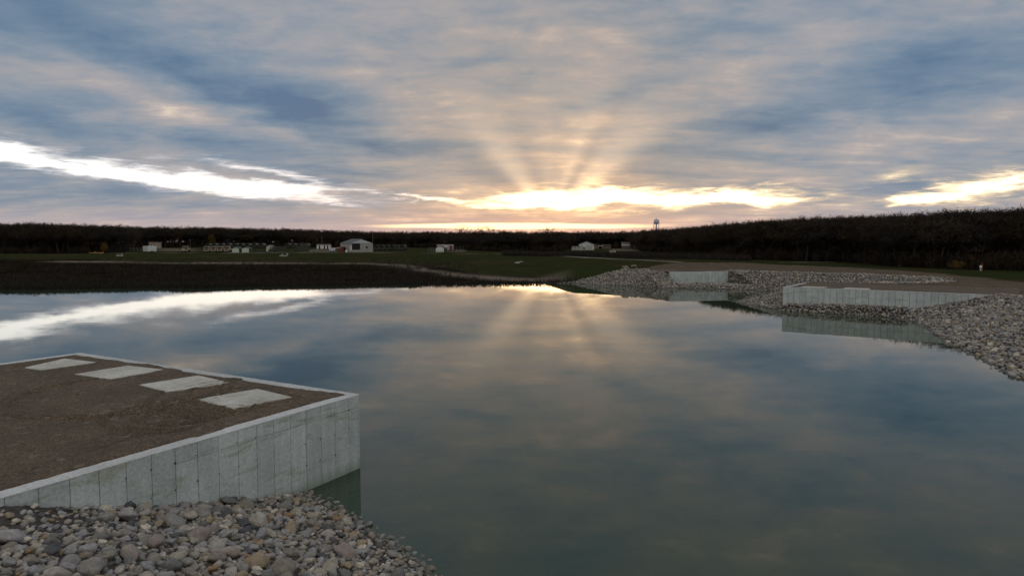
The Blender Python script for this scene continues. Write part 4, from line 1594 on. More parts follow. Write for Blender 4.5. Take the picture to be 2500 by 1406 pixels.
# the depth of the wood, one mass of trees and undergrowth
pts, sc_, kd, rt = [], [], [], []
for q_ in range(3600):
    px = rd.uniform(-480, 2880) if q_ < 2600 else rd.uniform(1650, 2700)
    Y, tp = edge_at(px)
    if px < -40 or px > 2540:
        if rd.random() < 0.3: continue
    dep = 3 + 34 * rd.random() ** 1.2
    Yb = Y + dep * (1.0 if Y < 300 else 1.5)
    x = (px - 1250) / F * Yb
    H = tree_h(px, Y) * rd.uniform(0.84, 0.97)
    if rd.random() < 0.05: H *= 1.06
    pts.append((x, Yb, gh(x, Yb)))
    sc_.append(H / 12.0)
    kd.append(rd.randrange(6))
    rt.append(rd.uniform(0, 6.28))
for _ in range(2600):
    px = rd.uniform(-200, 2700)
    Y, tp = edge_at(px)
    Yb = Y + rd.uniform(-2.5, 14)
    x = (px - 1250) / F * Yb
    pts.append((x, Yb, gh(x, Yb) - 0.1))
    sc_.append(rd.uniform(0.5, 1.35))
    kd.append(6 + rd.randrange(4))
    rt.append(rd.uniform(0, 6.28))
protos = bpy.data.collections.new('wood_prototypes')
for k in range(6):
    (v1, fa1), (v2, fa2) = TREES[k]
    V = np.concatenate([v1, v2])
    me_ = np_mesh('wood_tree', V, np.concatenate([fa1, fa2 + len(v1)]), (M['twig'], M['oakleaf'])[k in (1, 3)])
    protos.objects.link(bpy.data.objects.new('a%02d_wood_tree' % k, me_))
for k in range(4):
    protos.objects.link(bpy.data.objects.new('b%02d_wood_shrub' % k, shrub_me[k]))
pm = bpy.data.meshes.new('wood')
pm.from_pydata(pts, [], [])
for nm, typ, dat in (('sc', 'FLOAT', sc_), ('kd', 'INT', kd), ('rt', 'FLOAT', rt)):
    a = pm.attributes.new(nm, typ, 'POINT')
    a.data.foreach_set('value', dat)
pm.materials.append(M['twig'])
wood = tag(link('woods', pm), 'dark leafless wood closing off the far shore', 'woods', None, 'stuff')
ng = bpy.data.node_groups.new('woods', 'GeometryNodeTree')
ng.interface.new_socket('Geometry', in_out='INPUT', socket_type='NodeSocketGeometry')
ng.interface.new_socket('Geometry', in_out='OUTPUT', socket_type='NodeSocketGeometry')
gi, go = ng.nodes.new('NodeGroupInput'), ng.nodes.new('NodeGroupOutput')
ci = ng.nodes.new('GeometryNodeCollectionInfo')
ci.inputs['Collection'].default_value = protos
ci.inputs['Separate Children'].default_value = True
ci.inputs['Reset Children'].default_value = True
ip = ng.nodes.new('GeometryNodeInstanceOnPoints')
ip.inputs['Pick Instance'].default_value = True


def nattr(nm, ty):
    n = ng.nodes.new('GeometryNodeInputNamedAttribute')
    n.data_type = ty
    n.inputs['Name'].default_value = nm
    return n.outputs[0]


ng.links.new(gi.outputs[0], ip.inputs['Points'])
ng.links.new(ci.outputs[0], ip.inputs['Instance'])
ng.links.new(nattr('kd', 'INT'), ip.inputs['Instance Index'])
cx3 = ng.nodes.new('ShaderNodeCombineXYZ')
ng.links.new(nattr('rt', 'FLOAT'), cx3.inputs[2])
ng.links.new(cx3.outputs[0], ip.inputs['Rotation'])
ng.links.new(nattr('sc', 'FLOAT'), ip.inputs['Scale'])
ng.links.new(ip.outputs[0], go.inputs[0])
wood.modifiers.new('woods', 'NODES').node_group = ng

# ================================================================== compound on the far shore
M['tan'] = simple('tan_paint', (0.34, 0.29, 0.21), 0.7, 0.12)
M['olive'] = simple('olive_paint', (0.040, 0.046, 0.034), 0.75, 0.2)
M['canvas'] = simple('dark_canvas', (0.060, 0.066, 0.050), 0.9, 0.3, 1.5)
M['canvas_top'] = simple('pale_canvas', (0.13, 0.135, 0.12), 0.9, 0.3, 1.5)
M['rubber'] = simple('rubber', (0.012, 0.012, 0.012), 0.8)
M['glass'] = simple('dark_glass', (0.008, 0.009, 0.011), 0.12, 0.1)
M['white'] = simple('white_siding', (0.66, 0.69, 0.70), 0.6, 0.08)
M['cream'] = simple('cream_siding', (0.50, 0.52, 0.46), 0.7, 0.1)
M['mint'] = simple('pale_green_siding', (0.48, 0.56, 0.49), 0.65, 0.08)
M['green'] = simple('dark_green_trim', (0.030, 0.060, 0.038), 0.6, 0.15)
M['dkroof'] = simple('dark_metal_roof', (0.045, 0.055, 0.055), 0.55, 0.2)
M['brown'] = simple('brown_shingle', (0.095, 0.075, 0.060), 0.85, 0.2)
M['block'] = simple('grey_block', (0.33, 0.335, 0.32), 0.85, 0.08)
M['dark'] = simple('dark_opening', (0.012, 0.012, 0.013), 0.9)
M['red'] = simple('rust_red_container', (0.16, 0.040, 0.032), 0.7, 0.25)
M['pink'] = simple('faded_red_siding', (0.36, 0.25, 0.24), 0.7, 0.15)
M['steel'] = simple('galvanised_steel', (0.30, 0.31, 0.32), 0.5, 0.15, metal=0.6)
M['yellow'] = simple('pale_yellow_barrier', (0.50, 0.42, 0.20), 0.7, 0.15)
M['orange'] = simple('orange_marker', (0.55, 0.16, 0.04), 0.7, 0.1)
M['wood'] = simple('weathered_wood', (0.16, 0.125, 0.095), 0.9, 0.25)
M['log'] = simple('bleached_log', (0.34, 0.30, 0.25), 0.9, 0.25)
M['bluesteel'] = simple('tower_paint', (0.50, 0.54, 0.64), 0.5, 0.08)
M['culvert'] = simple('aged_concrete', (0.27, 0.26, 0.22), 0.9, 0.3, 2.0)
M['mesh'] = simple('fence_wire', (0.10, 0.105, 0.11), 0.6, 0.1, metal=0.5)
M['roofwhite'] = simple('pale_metal_roof', (0.50, 0.55, 0.60), 0.4, 0.08)


def spot(px, Y):
    x = (px - 1250) / F * Y
    return (x, Y, gh(x, Y))


def wpx(n, Y):
    return n / F * Y


def gable(name, px, Y, w, h_eave, h_ridge, depth, wall, roof, label, cat, rz=0.0, over=0.25, group=None):
    """gable end towards the camera (-y)"""
    r_ = empty(name, spot(px, Y), rz)
    hw = w / 2
    MB().prism([(-hw, -0.3), (hw, -0.3), (hw, h_eave), (0, h_ridge), (-hw, h_eave)], 0, depth).build('wall', wall, r_)
    th = 0.10
    ro = hw + over
    k = (h_ridge - h_eave) / hw
    ze = h_ridge - k * ro
    mb = MB()
    for s in (-1, 1):
        prof = [(0, h_ridge + 0.02), (s * ro, ze + 0.02), (s * ro, ze + 0.02 + th), (0, h_ridge + 0.02 + th)]
        if s < 0: prof = prof[::-1]
        mb.prism(prof, -over, depth + over)
    mb.build('roof', roof, r_)
    tag(r_, label, cat, group)
    return r_


def panel(r_, name, mat, x0, x1, z0, z1, y=-0.04, th=0.06):
    return MB().box(x0, x1, y, y + th, z0, z1).build(name, mat, r_)


# two green-trimmed sheds
for px, lab in ((576, 'pale green gabled shed, the left one of the pair'), (600, 'pale green gabled shed, the right one of the pair')):
    Y = 303
    r_ = gable('garden_shed', px, Y, wpx(17, Y), 1.75, 2.35, 4.0, M['mint'], M['green'], lab, 'shed', group='pair of pale green sheds')
    for s in (-1, 1):
        panel(r_, 'door', M['mint'], s * 0.70 - 0.66, s * 0.70 + 0.66, 0.05, 1.65)
    MB().box(1.56, 1.64, 0, 4.0, -0.1, 1.7).build('side_wall', M['green'], r_)
# tan hut with two dark doors
Y = 330
r_ = gable('gatehouse', 659, Y, wpx(16, Y), 2.3, 3.1, 3.6, M['cream'], M['brown'], 'small cream hut with two dark doorways beside the dark container', 'hut')
for x in (0.15, 0.95):
    panel(r_, 'door', M['dark'], x, x + 0.55, 0.0, 2.0)
# big metal building
Y = 314
w = wpx(56, Y)
r_ = gable('metal_building', 883, Y, w, 4.1, 5.9, 22.0, M['block'], M['dkroof'], 'large gabled building with white gable, block walls and open bay', 'building', R(25))
hw = w / 2
MB().prism([(-hw + 0.05, 4.12), (hw - 0.05, 4.12), (0, 5.84)], -0.14, -0.02).build('gable_cladding', M['roofwhite'], r_)
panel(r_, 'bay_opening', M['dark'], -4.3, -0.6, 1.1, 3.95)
MB().box(-4.3, -0.6, -0.1, 0.0, 0.0, 1.05).build('bay_wall', M['block'], r_)
panel(r_, 'door', M['white'], -5.15, -4.5, 0.9, 3.0)
fr_ = panel(r_, 'window', M['steel'], 2.0, 3.0, 1.7, 2.7)
MB().box(2.08, 2.92, -0.07, -0.05, 1.78, 2.62).build('pane', M['glass'], fr_)
MB().box(-0.5, 0.5, 1.0, 21.0, 5.86, 6.12).build('ridge_vent', M['steel'], r_)
# portable office with doors
Y = 380
r_ = empty('portable_office', spot(790, Y), R(6))
w = wpx(31, Y)
MB().box(-w / 2, w / 2, 0, 4.5, 0.35, 2.6).build('wall', M['white'], r_)
MB().prism([(-w / 2 - .2, 2.6), (w / 2 + .2, 2.6), (w / 2 + .1, 3.25), (-w / 2 + 0.3, 3.25)], -0.2, 4.7).build('roof', M['brown'], r_)
MB().box(-w / 2 + .2, w / 2 - .2, 0.2, 4.2, -0.3, 0.35).build('skirting', M['dark'], r_)
for x in (-2.4, 0.3, 2.0):
    panel(r_, 'door', M['dark'], x, x + 0.75, 0.4, 2.3)
tag(r_, 'long white portable cabin with dark doors and brown roof', 'cabin')
# two-storey tan house behind the white trailer
Y = 420
r_ = empty('block_house', spot(375, Y), R(-10))
MB().box(-2.8, 2.8, 0, 4, -0.5, 3.3).build('wall', M['tan'], r_)
MB().box(-3.0, 3.0, -0.3, 4.3, 3.3, 3.75).build('roof', M['pink'], r_)
for x in (-1.7, 0.8):
    panel(r_, 'window', M['dark'], x, x + 1.0, 0.7, 2.0)
MB().box(2.8, 4.2, -0.5, 1.0, -0.5, 1.6).build('stair', M['tan'], r_)
tag(r_, 'flat roofed tan block house with dark windows behind the white trailer', 'house')
# small white gabled shed with faded red trailer
Y = 316
r_ = gable('white_shed', 1074, Y, wpx(20, Y), 1.9, 2.9, 4.0, M['white'], M['dkroof'], 'small white gabled shed in front of the faded red trailer', 'shed', R(-8))
MB().box(-1.7, 1.9, -0.03, 0.0, 0.0, 0.85).build('green_skirt', M['mint'], r_)
MB().box(1.95, 2.5, 0.2, 3.5, -0.2, 1.6).build('side_bin', M['green'], r_)
Y = 335
r_ = empty('site_trailer', spot(1087, Y), R(0))
w = wpx(40, Y)
MB().box(-w / 2, w / 2, 0, 2.8, 0.6, 3.0).build('body', M['pink'], r_)
MB().box(-w / 2 - .1, w / 2 + .1, -0.1, 2.9, 3.0, 3.2).build('roof', M['white'], r_)
panel(r_, 'door', M['dark'], w / 2 - 1.6, w / 2 - 0.8, 0.8, 2.7)
panel(r_, 'awning', M['white'], -1.0, 1.6, 2.0, 2.6, -0.3, 0.25)
for x in (w / 2 - 1.9, w / 2 - .9):
    MB().cyl((x, -0.05, 0.35), (x, 0.3, 0.35), 0.42, n=10).build('wheel', M['rubber'], r_)
tag(r_, 'long faded red site trailer with white roof behind the small white shed', 'trailer')
# white metal building with roller door
Y = 372
r_ = empty('metal_garage', spot(1436, Y), R(0))
MB().prism([(-4.6, -0.3), (2.8, -0.3), (2.8, 2.7), (-0.9, 4.1), (-4.6, 2.7)], 0, 9).build('wall', M['white'], r_)
mb = MB()
mb.prism([(-0.9, 4.15), (2.95, 2.68), (2.95, 2.8), (-0.9, 4.27)], -0.3, 9.2)
mb.prism([(-4.75, 2.8), (-4.75, 2.68), (-0.9, 4.15), (-0.9, 4.27)], -0.3, 9.2)
mb.build('roof', M['roofwhite'], r_)
dr = panel(r_, 'roller_door', M['mint'], -1.2, 2.0, 0.0, 2.3)
for z in np.arange(0.3, 2.3, 0.4):
    MB().box(-1.18, 1.98, -0.07, -0.041, z, z + 0.03).build('slat', M['steel'], dr)
panel(r_, 'door', M['dark'], -2.3, -1.7, 0.2, 1.4)
r_.rotation_euler = (0, 0, R(-6))
r_.scale = (1.12, 1.12, 1.12)
tag(r_, 'white metal garage with pale roof and wide roller door', 'garage')
# three arched shelters
for i, (px, lab) in enumerate(((1400, 'leftmost of the three small arched white shelters'), (1408, 'middle one of the three small arched white shelters'), (1418, 'rightmost arched white shelter, touching the metal garage'))):
    Y = 366
    r_ = empty('arched_shelter', spot(px, Y), 0)
    hw = (0.9, 1.0, 1.35)[i]
    prof = [(hw * math.cos(a), 0.9 + 1.25 * math.sin(a)) for a in np.linspace(0, math.pi, 9)]
    MB().prism([(hw, -0.2)] + prof + [(-hw, -0.2)], 0, 4).build('cover', M['cream'], r_)
    mb = MB()
    for a, b_ in zip(prof[:-1], prof[1:]):
        mb.cyl((a[0] * 1.05, -0.05, a[1] * 1.04), (b_[0] * 1.05, -0.05, b_[1] * 1.04), 0.09, n=5)
    mb.build('front_hoop', M['green'], r_)
    tag(r_, lab, 'shelter', 'arched shelters by the metal garage')
# tan open shelters right of the garage
for px, wv, hv, Y, lab in ((1455, 13, 2.9, 405, 'brown roofed open shelter beside the white metal garage'), (1481, 20, 2.5, 398, 'low tan shelter with dark front, second right of the garage')):
    r_ = empty('open_shelter', spot(px, Y), 0)
    w = wpx(wv, Y)
    MB().prism([(-w / 2 - .2, hv - .5), (w / 2 + .2, hv - .5), (w / 2 - .5, hv), (-w / 2 + .5, hv)], -0.3, 3.6).build('roof', M['brown'] if wv < 15 else M['wood'], r_)
    MB().box(-w / 2, w / 2, 1.2, 3.4, -0.3, hv - .5).build('back_wall', M['tan'], r_)
    panel(r_, 'counter', M['wood'], -w / 2, w / 2, 0.0, 0.9, 0.0, 0.2)
    for x in (-w / 2 + .1, w / 2 - .1):
        MB().cyl((x, 0, -0.3), (x, 0, hv - .5), 0.08, n=6).build('post', M['wood'], r_)
    tag(r_, lab, 'shelter')
r_ = empty('picnic_canopy', spot(1466, 396), 0)
MB().box(-1.3, 1.3, 0, 2, 1.7, 1.95).build('canopy', M['white'], r_)
for x in (-1.1, 1.1):
    MB().cyl((x, 0.2, -0.2), (x, 0.2, 1.75), 0.07, n=6).build('post', M['steel'], r_)
tag(r_, 'small flat white canopy between the two tan shelters', 'canopy')
# two-tier hut on the earth bank
Y = 410
r_ = empty('range_tower', spot(1528, Y), 0)
MB().box(-2.3, 2.3, 0, 2.5, -0.3, 1.8).build('base_wall', M['wood'], r_)
MB().box(-2.4, 2.4, -0.1, 2.6, 1.8, 2.9).build('upper_wall', M['white'], r_)
panel(r_, 'window_band', M['dark'], -2.25, 2.25, 2.95, 3.5, 0.05, 0.1)
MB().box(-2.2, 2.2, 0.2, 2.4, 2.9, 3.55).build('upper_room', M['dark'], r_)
MB().box(-2.7, 2.7, -0.4, 2.9, 3.55, 3.85).build('roof', M['white'], r_)
MB().cyl((0.3, -0.15, 1.9), (0.3, -0.15, 3.6), 0.07, n=6).build('post', M['white'], r_)
tag(r_, 'two tiered white hut with dark window band on the earth bank', 'hut')


# ---- vehicles
def wheel(r_, x, y, z, rad, w_):
    wh = MB().cyl((x - w_ / 2, y, z), (x + w_ / 2, y, z), rad, n=12).build('wheel', M['rubber'], r_)
    sx = 1 if x > 0 else -1
    MB().cyl((x + sx * w_ / 2, y, z), (x + sx * (w_ / 2 + 0.03), y, z), rad * 0.5, n=10).build('rim', M['olive'], wh)


def cargo_truck(mat, cover=None):
    """cab-over military truck, front towards -y"""
    r_ = empty('military_truck')
    MB().box(-1.1, 1.1, 0, 6.2, 0.75, 1.0).build('chassis', M['olive'], r_)
    MB().prism([(-1.2, 0.95), (1.2, 0.95), (1.2, 2.5), (1.05, 2.75), (-1.05, 2.75), (-1.2, 2.5)], 0, 1.7).build('cab', mat, r_)
    ws = MB().box(-1.02, 1.02, -0.04, 0.0, 1.75, 2.5).build('windshield', M['glass'], r_)
    MB().box(-0.03, 0.03, -0.06, -0.04, 1.75, 2.5).build('divider', mat, ws)
    MB().box(-1.2, 1.2, -0.22, 0.0, 0.55, 0.95).build('bumper', mat, r_)
    MB().box(-0.6, 0.6, -0.05, 0.0, 1.05, 1.55).build('grille', M['dark'], r_)
    for x in (-0.92, 0.92):
        MB().cyl((x, -0.05, 1.25), (x, 0.0, 1.25), 0.13, n=8).build('headlight', M['steel'], r_)
        MB().box(x * 1.42 - 0.07, x * 1.42 + 0.07, -0.02, 0.06, 1.7, 2.2).build('mirror', M['olive'], r_)
    MB().box(-1.2, 1.2, 1.9, 6.2, 1.0, 1.7).build('bed', mat, r_)
    if cover:
        prof = [(1.2 * math.cos(a), 2.2 + 0.75 * math.sin(a)) for a in np.linspace(0, math.pi, 7)]
        MB().prism([(1.2, 1.7)] + prof + [(-1.2, 1.7)], 1.9, 6.2).build('canvas_cover', cover, r_)
    for x in (-1.05, 1.05):
        for y in (0.8, 3.9, 5.2):
            wheel(r_, x, y, 0.52, 0.52, 0.35)
    return r_


def pickup(mat):
    r_ = empty('utility_vehicle')
    MB().prism([(-1.05, 0.5), (1.05, 0.5), (1.08, 1.05), (1.0, 1.2), (-1.0, 1.2), (-1.08, 1.05)], 0, 4.4).build('body', mat, r_)
    MB().prism([(-1.0, 1.2), (1.0, 1.2), (0.85, 1.75), (-0.85, 1.75)], 1.2, 3.2).build('cab', mat, r_)
    MB().box(-0.8, 0.8, 1.14, 1.2, 1.25, 1.65).build('windshield', M['glass'], r_)
    MB().box(-0.75, 0.75, -0.05, 0, 0.65, 0.95).build('grille', M['dark'], r_)
    MB().box(-1.05, 1.05, -0.15, 0, 0.42, 0.62).build('bumper', mat, r_)
    for x in (-0.85, 0.85):
        MB().cyl((x, -0.06, 0.92), (x, 0, 0.92), 0.1, n=8).build('headlight', M['steel'], r_)
        for y in (0.8, 3.5):
            wheel(r_, x * 1.1, y, 0.42, 0.42, 0.3)
    return r_


tt_ = cargo_truck(M['tan'])
lt = ['tan military truck, first from the left in the row of four by the sheds', 'tan military truck, second from the left in the row of four',
      'tan military truck, third from the left in the row of four', 'tan military truck parked closest to the pale green sheds']
for i, (px, lab) in enumerate(zip((505, 522, 537, 554), lt)):
    o = tt_ if i == 0 else copy_tree(tt_)
    p = spot(px, 312)
    o.location = p
    o.rotation_euler = (0, 0, R((4, -3, -2, -4)[i]))
    tag(o, lab, 'truck', 'tan trucks in a row')
o = copy_tree(tt_)
o.location = spot(454, 316)
o.rotation_euler = (0, 0, R(16))
tag(o, 'tan military truck standing alone beside the low tan vehicle', 'truck')
u = pickup(M['tan'])
u.location = spot(436, 312)
u.rotation_euler = (0, 0, R(-14))
tag(u, 'low tan utility vehicle left of the lone tan truck', 'vehicle')
ct = cargo_truck(M['olive'], M['canvas_top'])
words = ['first', 'second', 'third', 'fourth', 'fifth', 'sixth', 'seventh', 'eighth', 'ninth']
for i, px in enumerate((507, 523, 540, 556, 573, 588, 604, 621, 637)):
    o = ct if i == 0 else copy_tree(ct)
    o.location = spot(px, 436)
    o.rotation_euler = (0, 0, R(random.uniform(-4, 4)))
    tag(o, 'dark canvas covered truck, %s from the left in the long row before the wood' % words[i], 'truck', 'dark trucks parked before the wood')
for i, px in enumerate((701, 716, 731, 746)):
    o = copy_tree(ct)
    o.location = spot(px, 430)
    o.rotation_euler = (0, 0, R(random.uniform(-4, 4)))
    tag(o, 'dark canvas covered truck, %s of the four behind the dark containers' % words[i], 'truck', 'dark trucks behind the containers')
dt = cargo_truck(M['olive'], M['canvas'])
for i, px in enumerate((920, 932, 945, 958, 971, 982)):
    o = dt if i == 0 else copy_tree(dt)
    o.location = spot(px, 352)
    o.rotation_euler = (0, 0, R(random.uniform(-5, 5)))
    tag(o, 'dark olive truck, %s to the right of the large gabled building' % words[i], 'truck', 'dark trucks beside the large building')


def container(px, Y, w, h, d, mat, label, cat='container', rz=0, ribs=True, z=0.0):
    r_ = empty('cargo_container', spot(px, Y), rz)
    MB().box(-w / 2, w / 2, 0, d, z, z + h).build('body', mat, r_)
    mb = MB()
    n_ = max(3, int(w / 0.5))
    for i in range(n_):
        x = -w / 2 + (i + 0.3) * w / n_
        mb.box(x, x + w / n_ * 0.4, -0.05, 0.0, z + 0.15, z + h - 0.15)
    tag(mb.build('ribs', mat, r_), kind='stuff')
    MB().box(-w / 2 - 0.03, w / 2 + 0.03, -0.04, d + 0.03, z + h, z + h + 0.08).build('roof', mat, r_)
    tag(r_, label, cat)
    return r_


container(680, 316, wpx(26, 316), 2.6, 2.4, M['olive'], 'dark olive container beside the cream hut')
container(662, 313, wpx(12, 313), 1.2, 1.6, M['olive'], 'low dark crate in front of the cream hut', 'crate')
container(737, 314, wpx(29, 314), 2.5, 2.4, M['olive'], 'dark olive container standing alone left of the gravel yard')
container(716, 313, wpx(11, 313), 1.1, 1.6, M['olive'], 'low dark crate at the left end of the lone container', 'crate')
container(633, 310, wpx(13, 310), 0.9, 1.5, M['green'], 'low dark green bin between the pale sheds and the hut', 'bin')
container(831, 318, wpx(16, 318), 2.35, 5.0, M['red'], 'rust red cargo container beside the white trailer')
container(742, 316.6, wpx(18, 314), 1.2, 2.0, M['canvas'], 'dark bundle lying on top of the lone container', 'bundle', z=2.62)
# white enclosed trailer at the fence, white flat trailer at the red container
Y = 308
r_ = empty('box_trailer', spot(356, Y), R(-22))
MB().box(-1.55, 1.55, 0, 4.6, 0.45, 2.75).build('body', M['white'], r_)
MB().prism([(-1.55, 2.75), (1.55, 2.75), (1.35, 2.95), (-1.35, 2.95)], 0.1, 4.5).build('roof', M['roofwhite'], r_)
for x in (-0.76, 0.76):
    panel(r_, 'door', M['white'], x - 0.70, x + 0.70, 0.55, 2.6)
MB().box(-1.5, 1.5, -0.05, 0, 1.55, 1.6).build('trim_rail', M['steel'], r_)
MB().box(1.55, 3.2, 2.0, 2.2, 0.4, 0.55).build('tongue', M['steel'], r_)
for y in (1.8, 2.8):
    for x in (-1.45, 1.45):
        wheel(r_, x, y, 0.38, 0.38, 0.22)
tag(r_, 'white enclosed box trailer parked beside the fenced court', 'trailer')
Y = 312
r_ = empty('boat_trailer', spot(812, Y), R(-10))
MB().prism([(-1.5, 0.55), (0.9, 0.35), (1.3, 0.9), (1.7, 1.75), (-1.5, 1.75)], 0, 2.0).build('body', M['roofwhite'], r_)
MB().box(-1.5, 3.0, -0.05, 2.1, 1.75, 1.9).build('deck', M['white'], r_)
for x in (-0.9, 0.4):
    MB().cyl((x, -0.1, 0.35), (x, 0.15, 0.35), 0.35, n=10).build('wheel', M['rubber'], r_)
tag(r_, 'white flat topped trailer in front of the rust red container', 'trailer')
Y = 309
r_ = empty('water_tank', spot(846, Y), 0)
MB().lathe([(0.0, 1.0), (0.35, 0.95), (0.48, 0.8), (0.5, 0.0)], 12).build('tank', M['white'], r_, True)
MB().cyl((0, 0, 0.95), (0, 0, 1.08), 0.12, n=8).build('lid', M['steel'], r_)
tag(r_, 'small round white tank left of the large building', 'tank')
r_ = empty('equipment_trailer', spot(762, 310), 0)
MB().box(-1.1, 1.1, 0, 2.0, 0.5, 0.65).build('deck', M['steel'], r_)
for x in (-1.0, 1.0):
    MB().cyl((x, 0, 0.3), (x, 0, 1.3), 0.06, n=6).build('stake', M['steel'], r_)
    MB().cyl((x * .8, -0.1, 0.28), (x * .8, 0.15, 0.28), 0.28, n=8).build('wheel', M['rubber'], r_)
tag(r_, 'small low flat trailer with upright stakes on the gravel yard', 'trailer')


# ---- fences
def fence(name, p, q, n_, h, label):
    a, b_ = np.array(p), np.array(q)
    r_ = empty(name, (a[0], a[1], gh(a[0], a[1])))
    z0 = gh(a[0], a[1])
    pts = [a + (b_ - a) * i / n_ for i in range(n_ + 1)]
    for c in pts:
        z = gh(c[0], c[1]) - z0
        MB().cyl((c[0] - a[0], c[1] - a[1], z - 0.2), (c[0] - a[0], c[1] - a[1], z + h), 0.05, n=6).build('post', M['steel'], r_)
    for c, d in zip(pts[:-1], pts[1:]):
        zc, zd = gh(c[0], c[1]) - z0, gh(d[0], d[1]) - z0
        mb = MB()
        for k in range(8):
            f_ = (k + 0.5) / 8
            mb.cyl((c[0] - a[0], c[1] - a[1], zc + h * f_), (d[0] - a[0], d[1] - a[1], zd + h * f_), 0.018, n=4, cap=False)
        mb.cyl((c[0] - a[0], c[1] - a[1], zc + h), (d[0] - a[0], d[1] - a[1], zd + h), 0.035, n=5, cap=False)
        for k in range(10):
            f_ = (k + .5) / 10
            x, y = c + (d - c) * f_
            zz_ = zc + (zd - zc) * f_
            mb.cyl((x - a[0], y - a[1], zz_), (x - a[0], y - a[1], zz_ + h), 0.014, n=4, cap=False)
        tag(mb.build('wire_panel', M['mesh'], r_), kind='stuff')
    tag(r_, label, 'fence')


fence('wire_fence', spot(302, 318)[:2], spot(345, 318)[:2], 5, 2.2, 'grey wire fence in front of the wood left of the white box trailer')
fence('wire_fence', spot(1046, 318)[:2], spot(1066, 318)[:2], 3, 2.0, 'short wire fence left of the small white shed')
fence('wire_fence', spot(1106, 332)[:2], spot(1132, 345)[:2], 3, 2.0, 'grey wire fence right of the faded red trailer')
fence('wire_fence', spot(1540, 372)[:2], spot(1580, 372)[:2], 5, 2.2, 'wire fence on the earth bank right of the two tiered hut')

# ---- low barriers at the left
for i, (p0, p1) in enumerate(((200, 213), (219, 232), (234, 252))):
    Y = 292
    r_ = empty('road_barrier', spot((p0 + p1) / 2, Y), 0)
    w = wpx(p1 - p0, Y)
    MB().box(-w / 2, w / 2, 0, 0.35, 0.0, 0.30).build('rail', M['yellow'], r_)
    for s in (-1, 1):
        MB().box(s * w / 2 - 0.12, s * w / 2 + 0.12, -0.02, 0.37, 0.30, 0.75).build('marker_post', M['orange'], r_)
    tag(r_, 'low pale yellow barrier with orange ends, %s of three on the grass' % ('leftmost', 'middle', 'rightmost')[i], 'barrier', 'yellow barriers on the grass')


# ---- culvert ends
def culvert(px, py, z, w, label, rz=0.0):
    x, y = at(px, py, z)
    r_ = empty('culvert_end', (x, y, gh(x, y)), rz)
    MB().poly([(-w * .5, 0, 0.0), (w * .5, 0, 0.0), (w * .25, w * .8, 0.35), (-w * .25, w * .8, 0.35), (-w * .5, 0, -0.3), (w * .5, 0, -0.3), (w * .25, w * .8, -0.3), (-w * .25, w * .8, -0.3)],
              [(0, 1, 2, 3), (4, 5, 1, 0), (5, 6, 2, 1), (7, 4, 0, 3), (6, 7, 3, 2)]).build('apron', M['culvert'], r_)
    for s in (-1, 1):
        MB().poly([(s * w * .5, 0, 0.0), (s * w * .25, w * .8, 0.0), (s * w * .25, w * .8, w * .36), (s * w * .5, 0, 0.25),
                   (s * w * .5 + s * .12, 0, 0.0), (s * w * .25 + s * .12, w * .8, 0.0), (s * w * .25 + s * .12, w * .8, w * .36), (s * w * .5 + s * .12, 0, 0.25)],
                  [(0, 1, 2, 3), (7, 6, 5, 4), (3, 2, 6, 7), (0, 3, 7, 4), (1, 5, 6, 2)]).build('wing', M['culvert'], r_)
    pipe = MB().cyl((0, w * .75, w * .2), (0, w * .75 + 2.0, w * .2), w * .17, n=14, cap=False)
    pipe.build('pipe', M['steel'], r_, True)
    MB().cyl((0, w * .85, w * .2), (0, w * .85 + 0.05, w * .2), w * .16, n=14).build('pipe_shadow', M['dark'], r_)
    tag(r_, label, 'culvert')


culvert(692, 628, 2.0, 2.6, 'pale culvert mouth with dark pipe in the grass below the containers')
culvert(292, 629, 2.0, 2.0, 'broken pale culvert apron on the grass below the white box trailer', R(20))
culvert(1262, 640, 1.9, 1.3, 'small pale culvert end in the grass right of the marsh', R(-30))
Y = 270
r_ = empty('concrete_headwall', spot(1495, Y), R(3))
MB().prism([(-1.3, 0.75), (-1.0, 0.0), (1.25, 0.05), (1.25, 1.25), (-1.3, 0.9)], 0, 0.3).build('wall', M['coping'], r_)
MB().box(-1.32, 1.27, -0.05, 0.35, 1.22, 1.34).build('cap', M['coping'], r_)
tag(r_, 'pale tapered concrete headwall at the foot of the earth bank', 'headwall')

# ---- poles and posts
for px, Y, h, lab in ((466, 440, 5.2, 'thin wooden pole behind the lone tan truck'), (787, 395, 6.5, 'thin pole above the white portable cabin'), (911, 350, 9.5, 'lamp pole at the right corner of the large gabled building'), (309, 330, 9.0, 'tall thin pole in front of the wood above the wire fence')):
    r_ = empty('utility_pole', spot(px, Y), 0)
    MB().cyl((0, 0, -0.3), (0, 0, h), 0.11, 0.08, n=8).build('pole', M['wood'], r_)
    MB().box(-0.35, 0.35, -0.12, 0.12, h - 0.25, h).build('lamp_head', M['steel'], r_)
    tag(r_, lab, 'pole')
for px, py, h, lab in ((2394, 661, 0.95, 'short white capped post on the grass before the wood at right'), (2091, 633.5, 0.75, 'small white post on the grass further off, before the wood')):
    x, y = at(px, py, 2.45)
    r_ = empty('marker_post', (x, y, gh(x, y)), 0)
    MB().lathe([(0.0, h), (0.14, h - 0.04), (0.2, h - 0.2), (0.2, h * .5), (0.13, h * .45), (0.13, -0.2)], 10).build('post', M['white'], r_, True)
    MB().cyl((0.25, 0, -0.1), (0.25, 0, h + 0.45), 0.03, n=5).build('flag_stake', M['orange'], r_)
    tag(r_, lab, 'post')
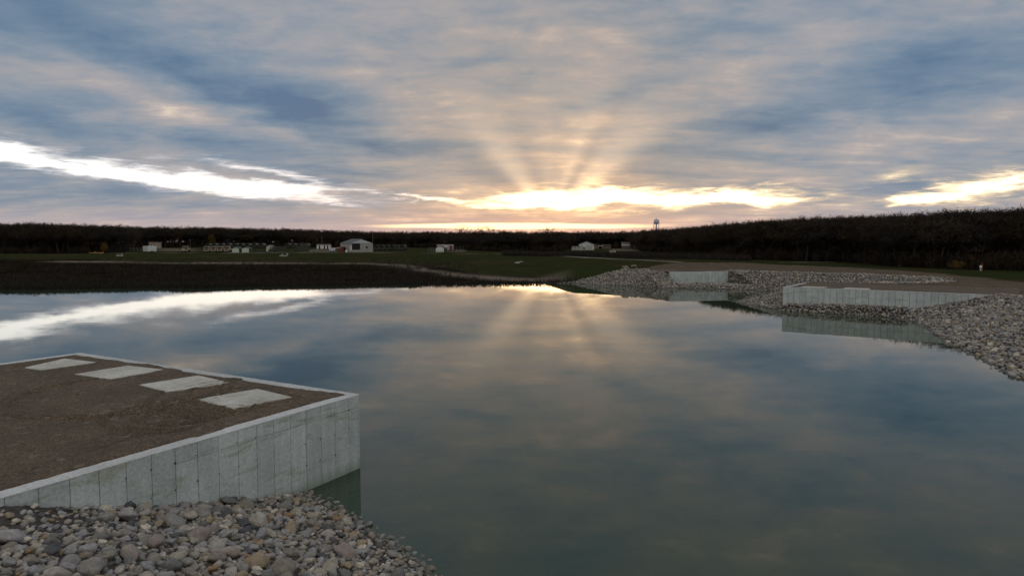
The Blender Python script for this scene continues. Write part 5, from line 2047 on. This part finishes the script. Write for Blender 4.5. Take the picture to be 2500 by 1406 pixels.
# ---- bleached logs at the edge of the far stones
for (pa, pb, lab) in (((1495, 662), (1506, 668), 'bleached log sticking out of the grass, left of the three by the far stones'),
                      ((1519, 659), (1534, 665), 'bleached log, middle of the three by the far stones'),
                      ((1541, 656.5), (1553, 661), 'bleached log, right of the three at the top of the far stones')):
    a, b_ = at(*pa, 2.2), at(*pb, 1.8)
    za, zb = gh(*a), gh(*b_)
    mb = MB()
    p, q = Vector((0, 0, 0.30)), Vector((b_[0] - a[0], b_[1] - a[1], zb - za + 0.25))
    mid = (p + q) / 2 + Vector((0, 0, 0.12))
    mb.cyl(p, mid, 0.10, 0.13, n=7)
    mb.cyl(mid, q, 0.13, 0.16, n=7)
    mb.cyl(mid, mid + Vector((0.4, 0.1, 0.22)), 0.05, 0.02, n=5)
    o = mb.build('driftwood_log', M['log'], loc=(a[0], a[1], za))
    tag(o, lab, 'log', 'logs by the far stones')

# ---- water tower
Y = 1200
x = (1601 - 1250) / F * Y
wtw = empty('water_tower', (x, Y, 4.5), 0)
ztop = CAMH + 56 / F * Y - 4.5
zb = ztop - 9.2
rad = 4.7
MB().lathe([(0.0, ztop), (rad * .35, ztop - 0.9), (rad * .8, ztop - 1.9), (rad, ztop - 2.6), (rad, zb + 1.6), (rad * .85, zb + 0.6), (rad * .5, zb - 0.5), (0.6, zb - 1.0)], 24).build('tank', M['bluesteel'], wtw, True)
MB().lathe([(rad, zb + 1.7), (rad + 1.0, zb + 1.7), (rad + 1.0, zb + 2.9), (rad + 0.9, zb + 2.9), (rad + 0.9, zb + 1.85), (rad, zb + 1.85)], 24).build('balcony', M['bluesteel'], wtw)
MB().cyl((0, 0, 0), (0, 0, zb), 0.9, n=12).build('riser', M['bluesteel'], wtw)
for i in range(6):
    a = math.pi / 6 + i * math.pi / 3
    MB().cyl((math.cos(a) * (rad + 1.8), math.sin(a) * (rad + 1.8), 0), (math.cos(a) * rad, math.sin(a) * rad, zb + 1.8), 0.32, n=8).build('leg', M['bluesteel'], wtw)
MB().cyl((0, 0, ztop - 0.2), (0, 0, ztop + 1.4), 0.15, n=6).build('finial', M['bluesteel'], wtw)
tag(wtw, 'blue grey water tower on legs above the wooded skyline', 'water tower')
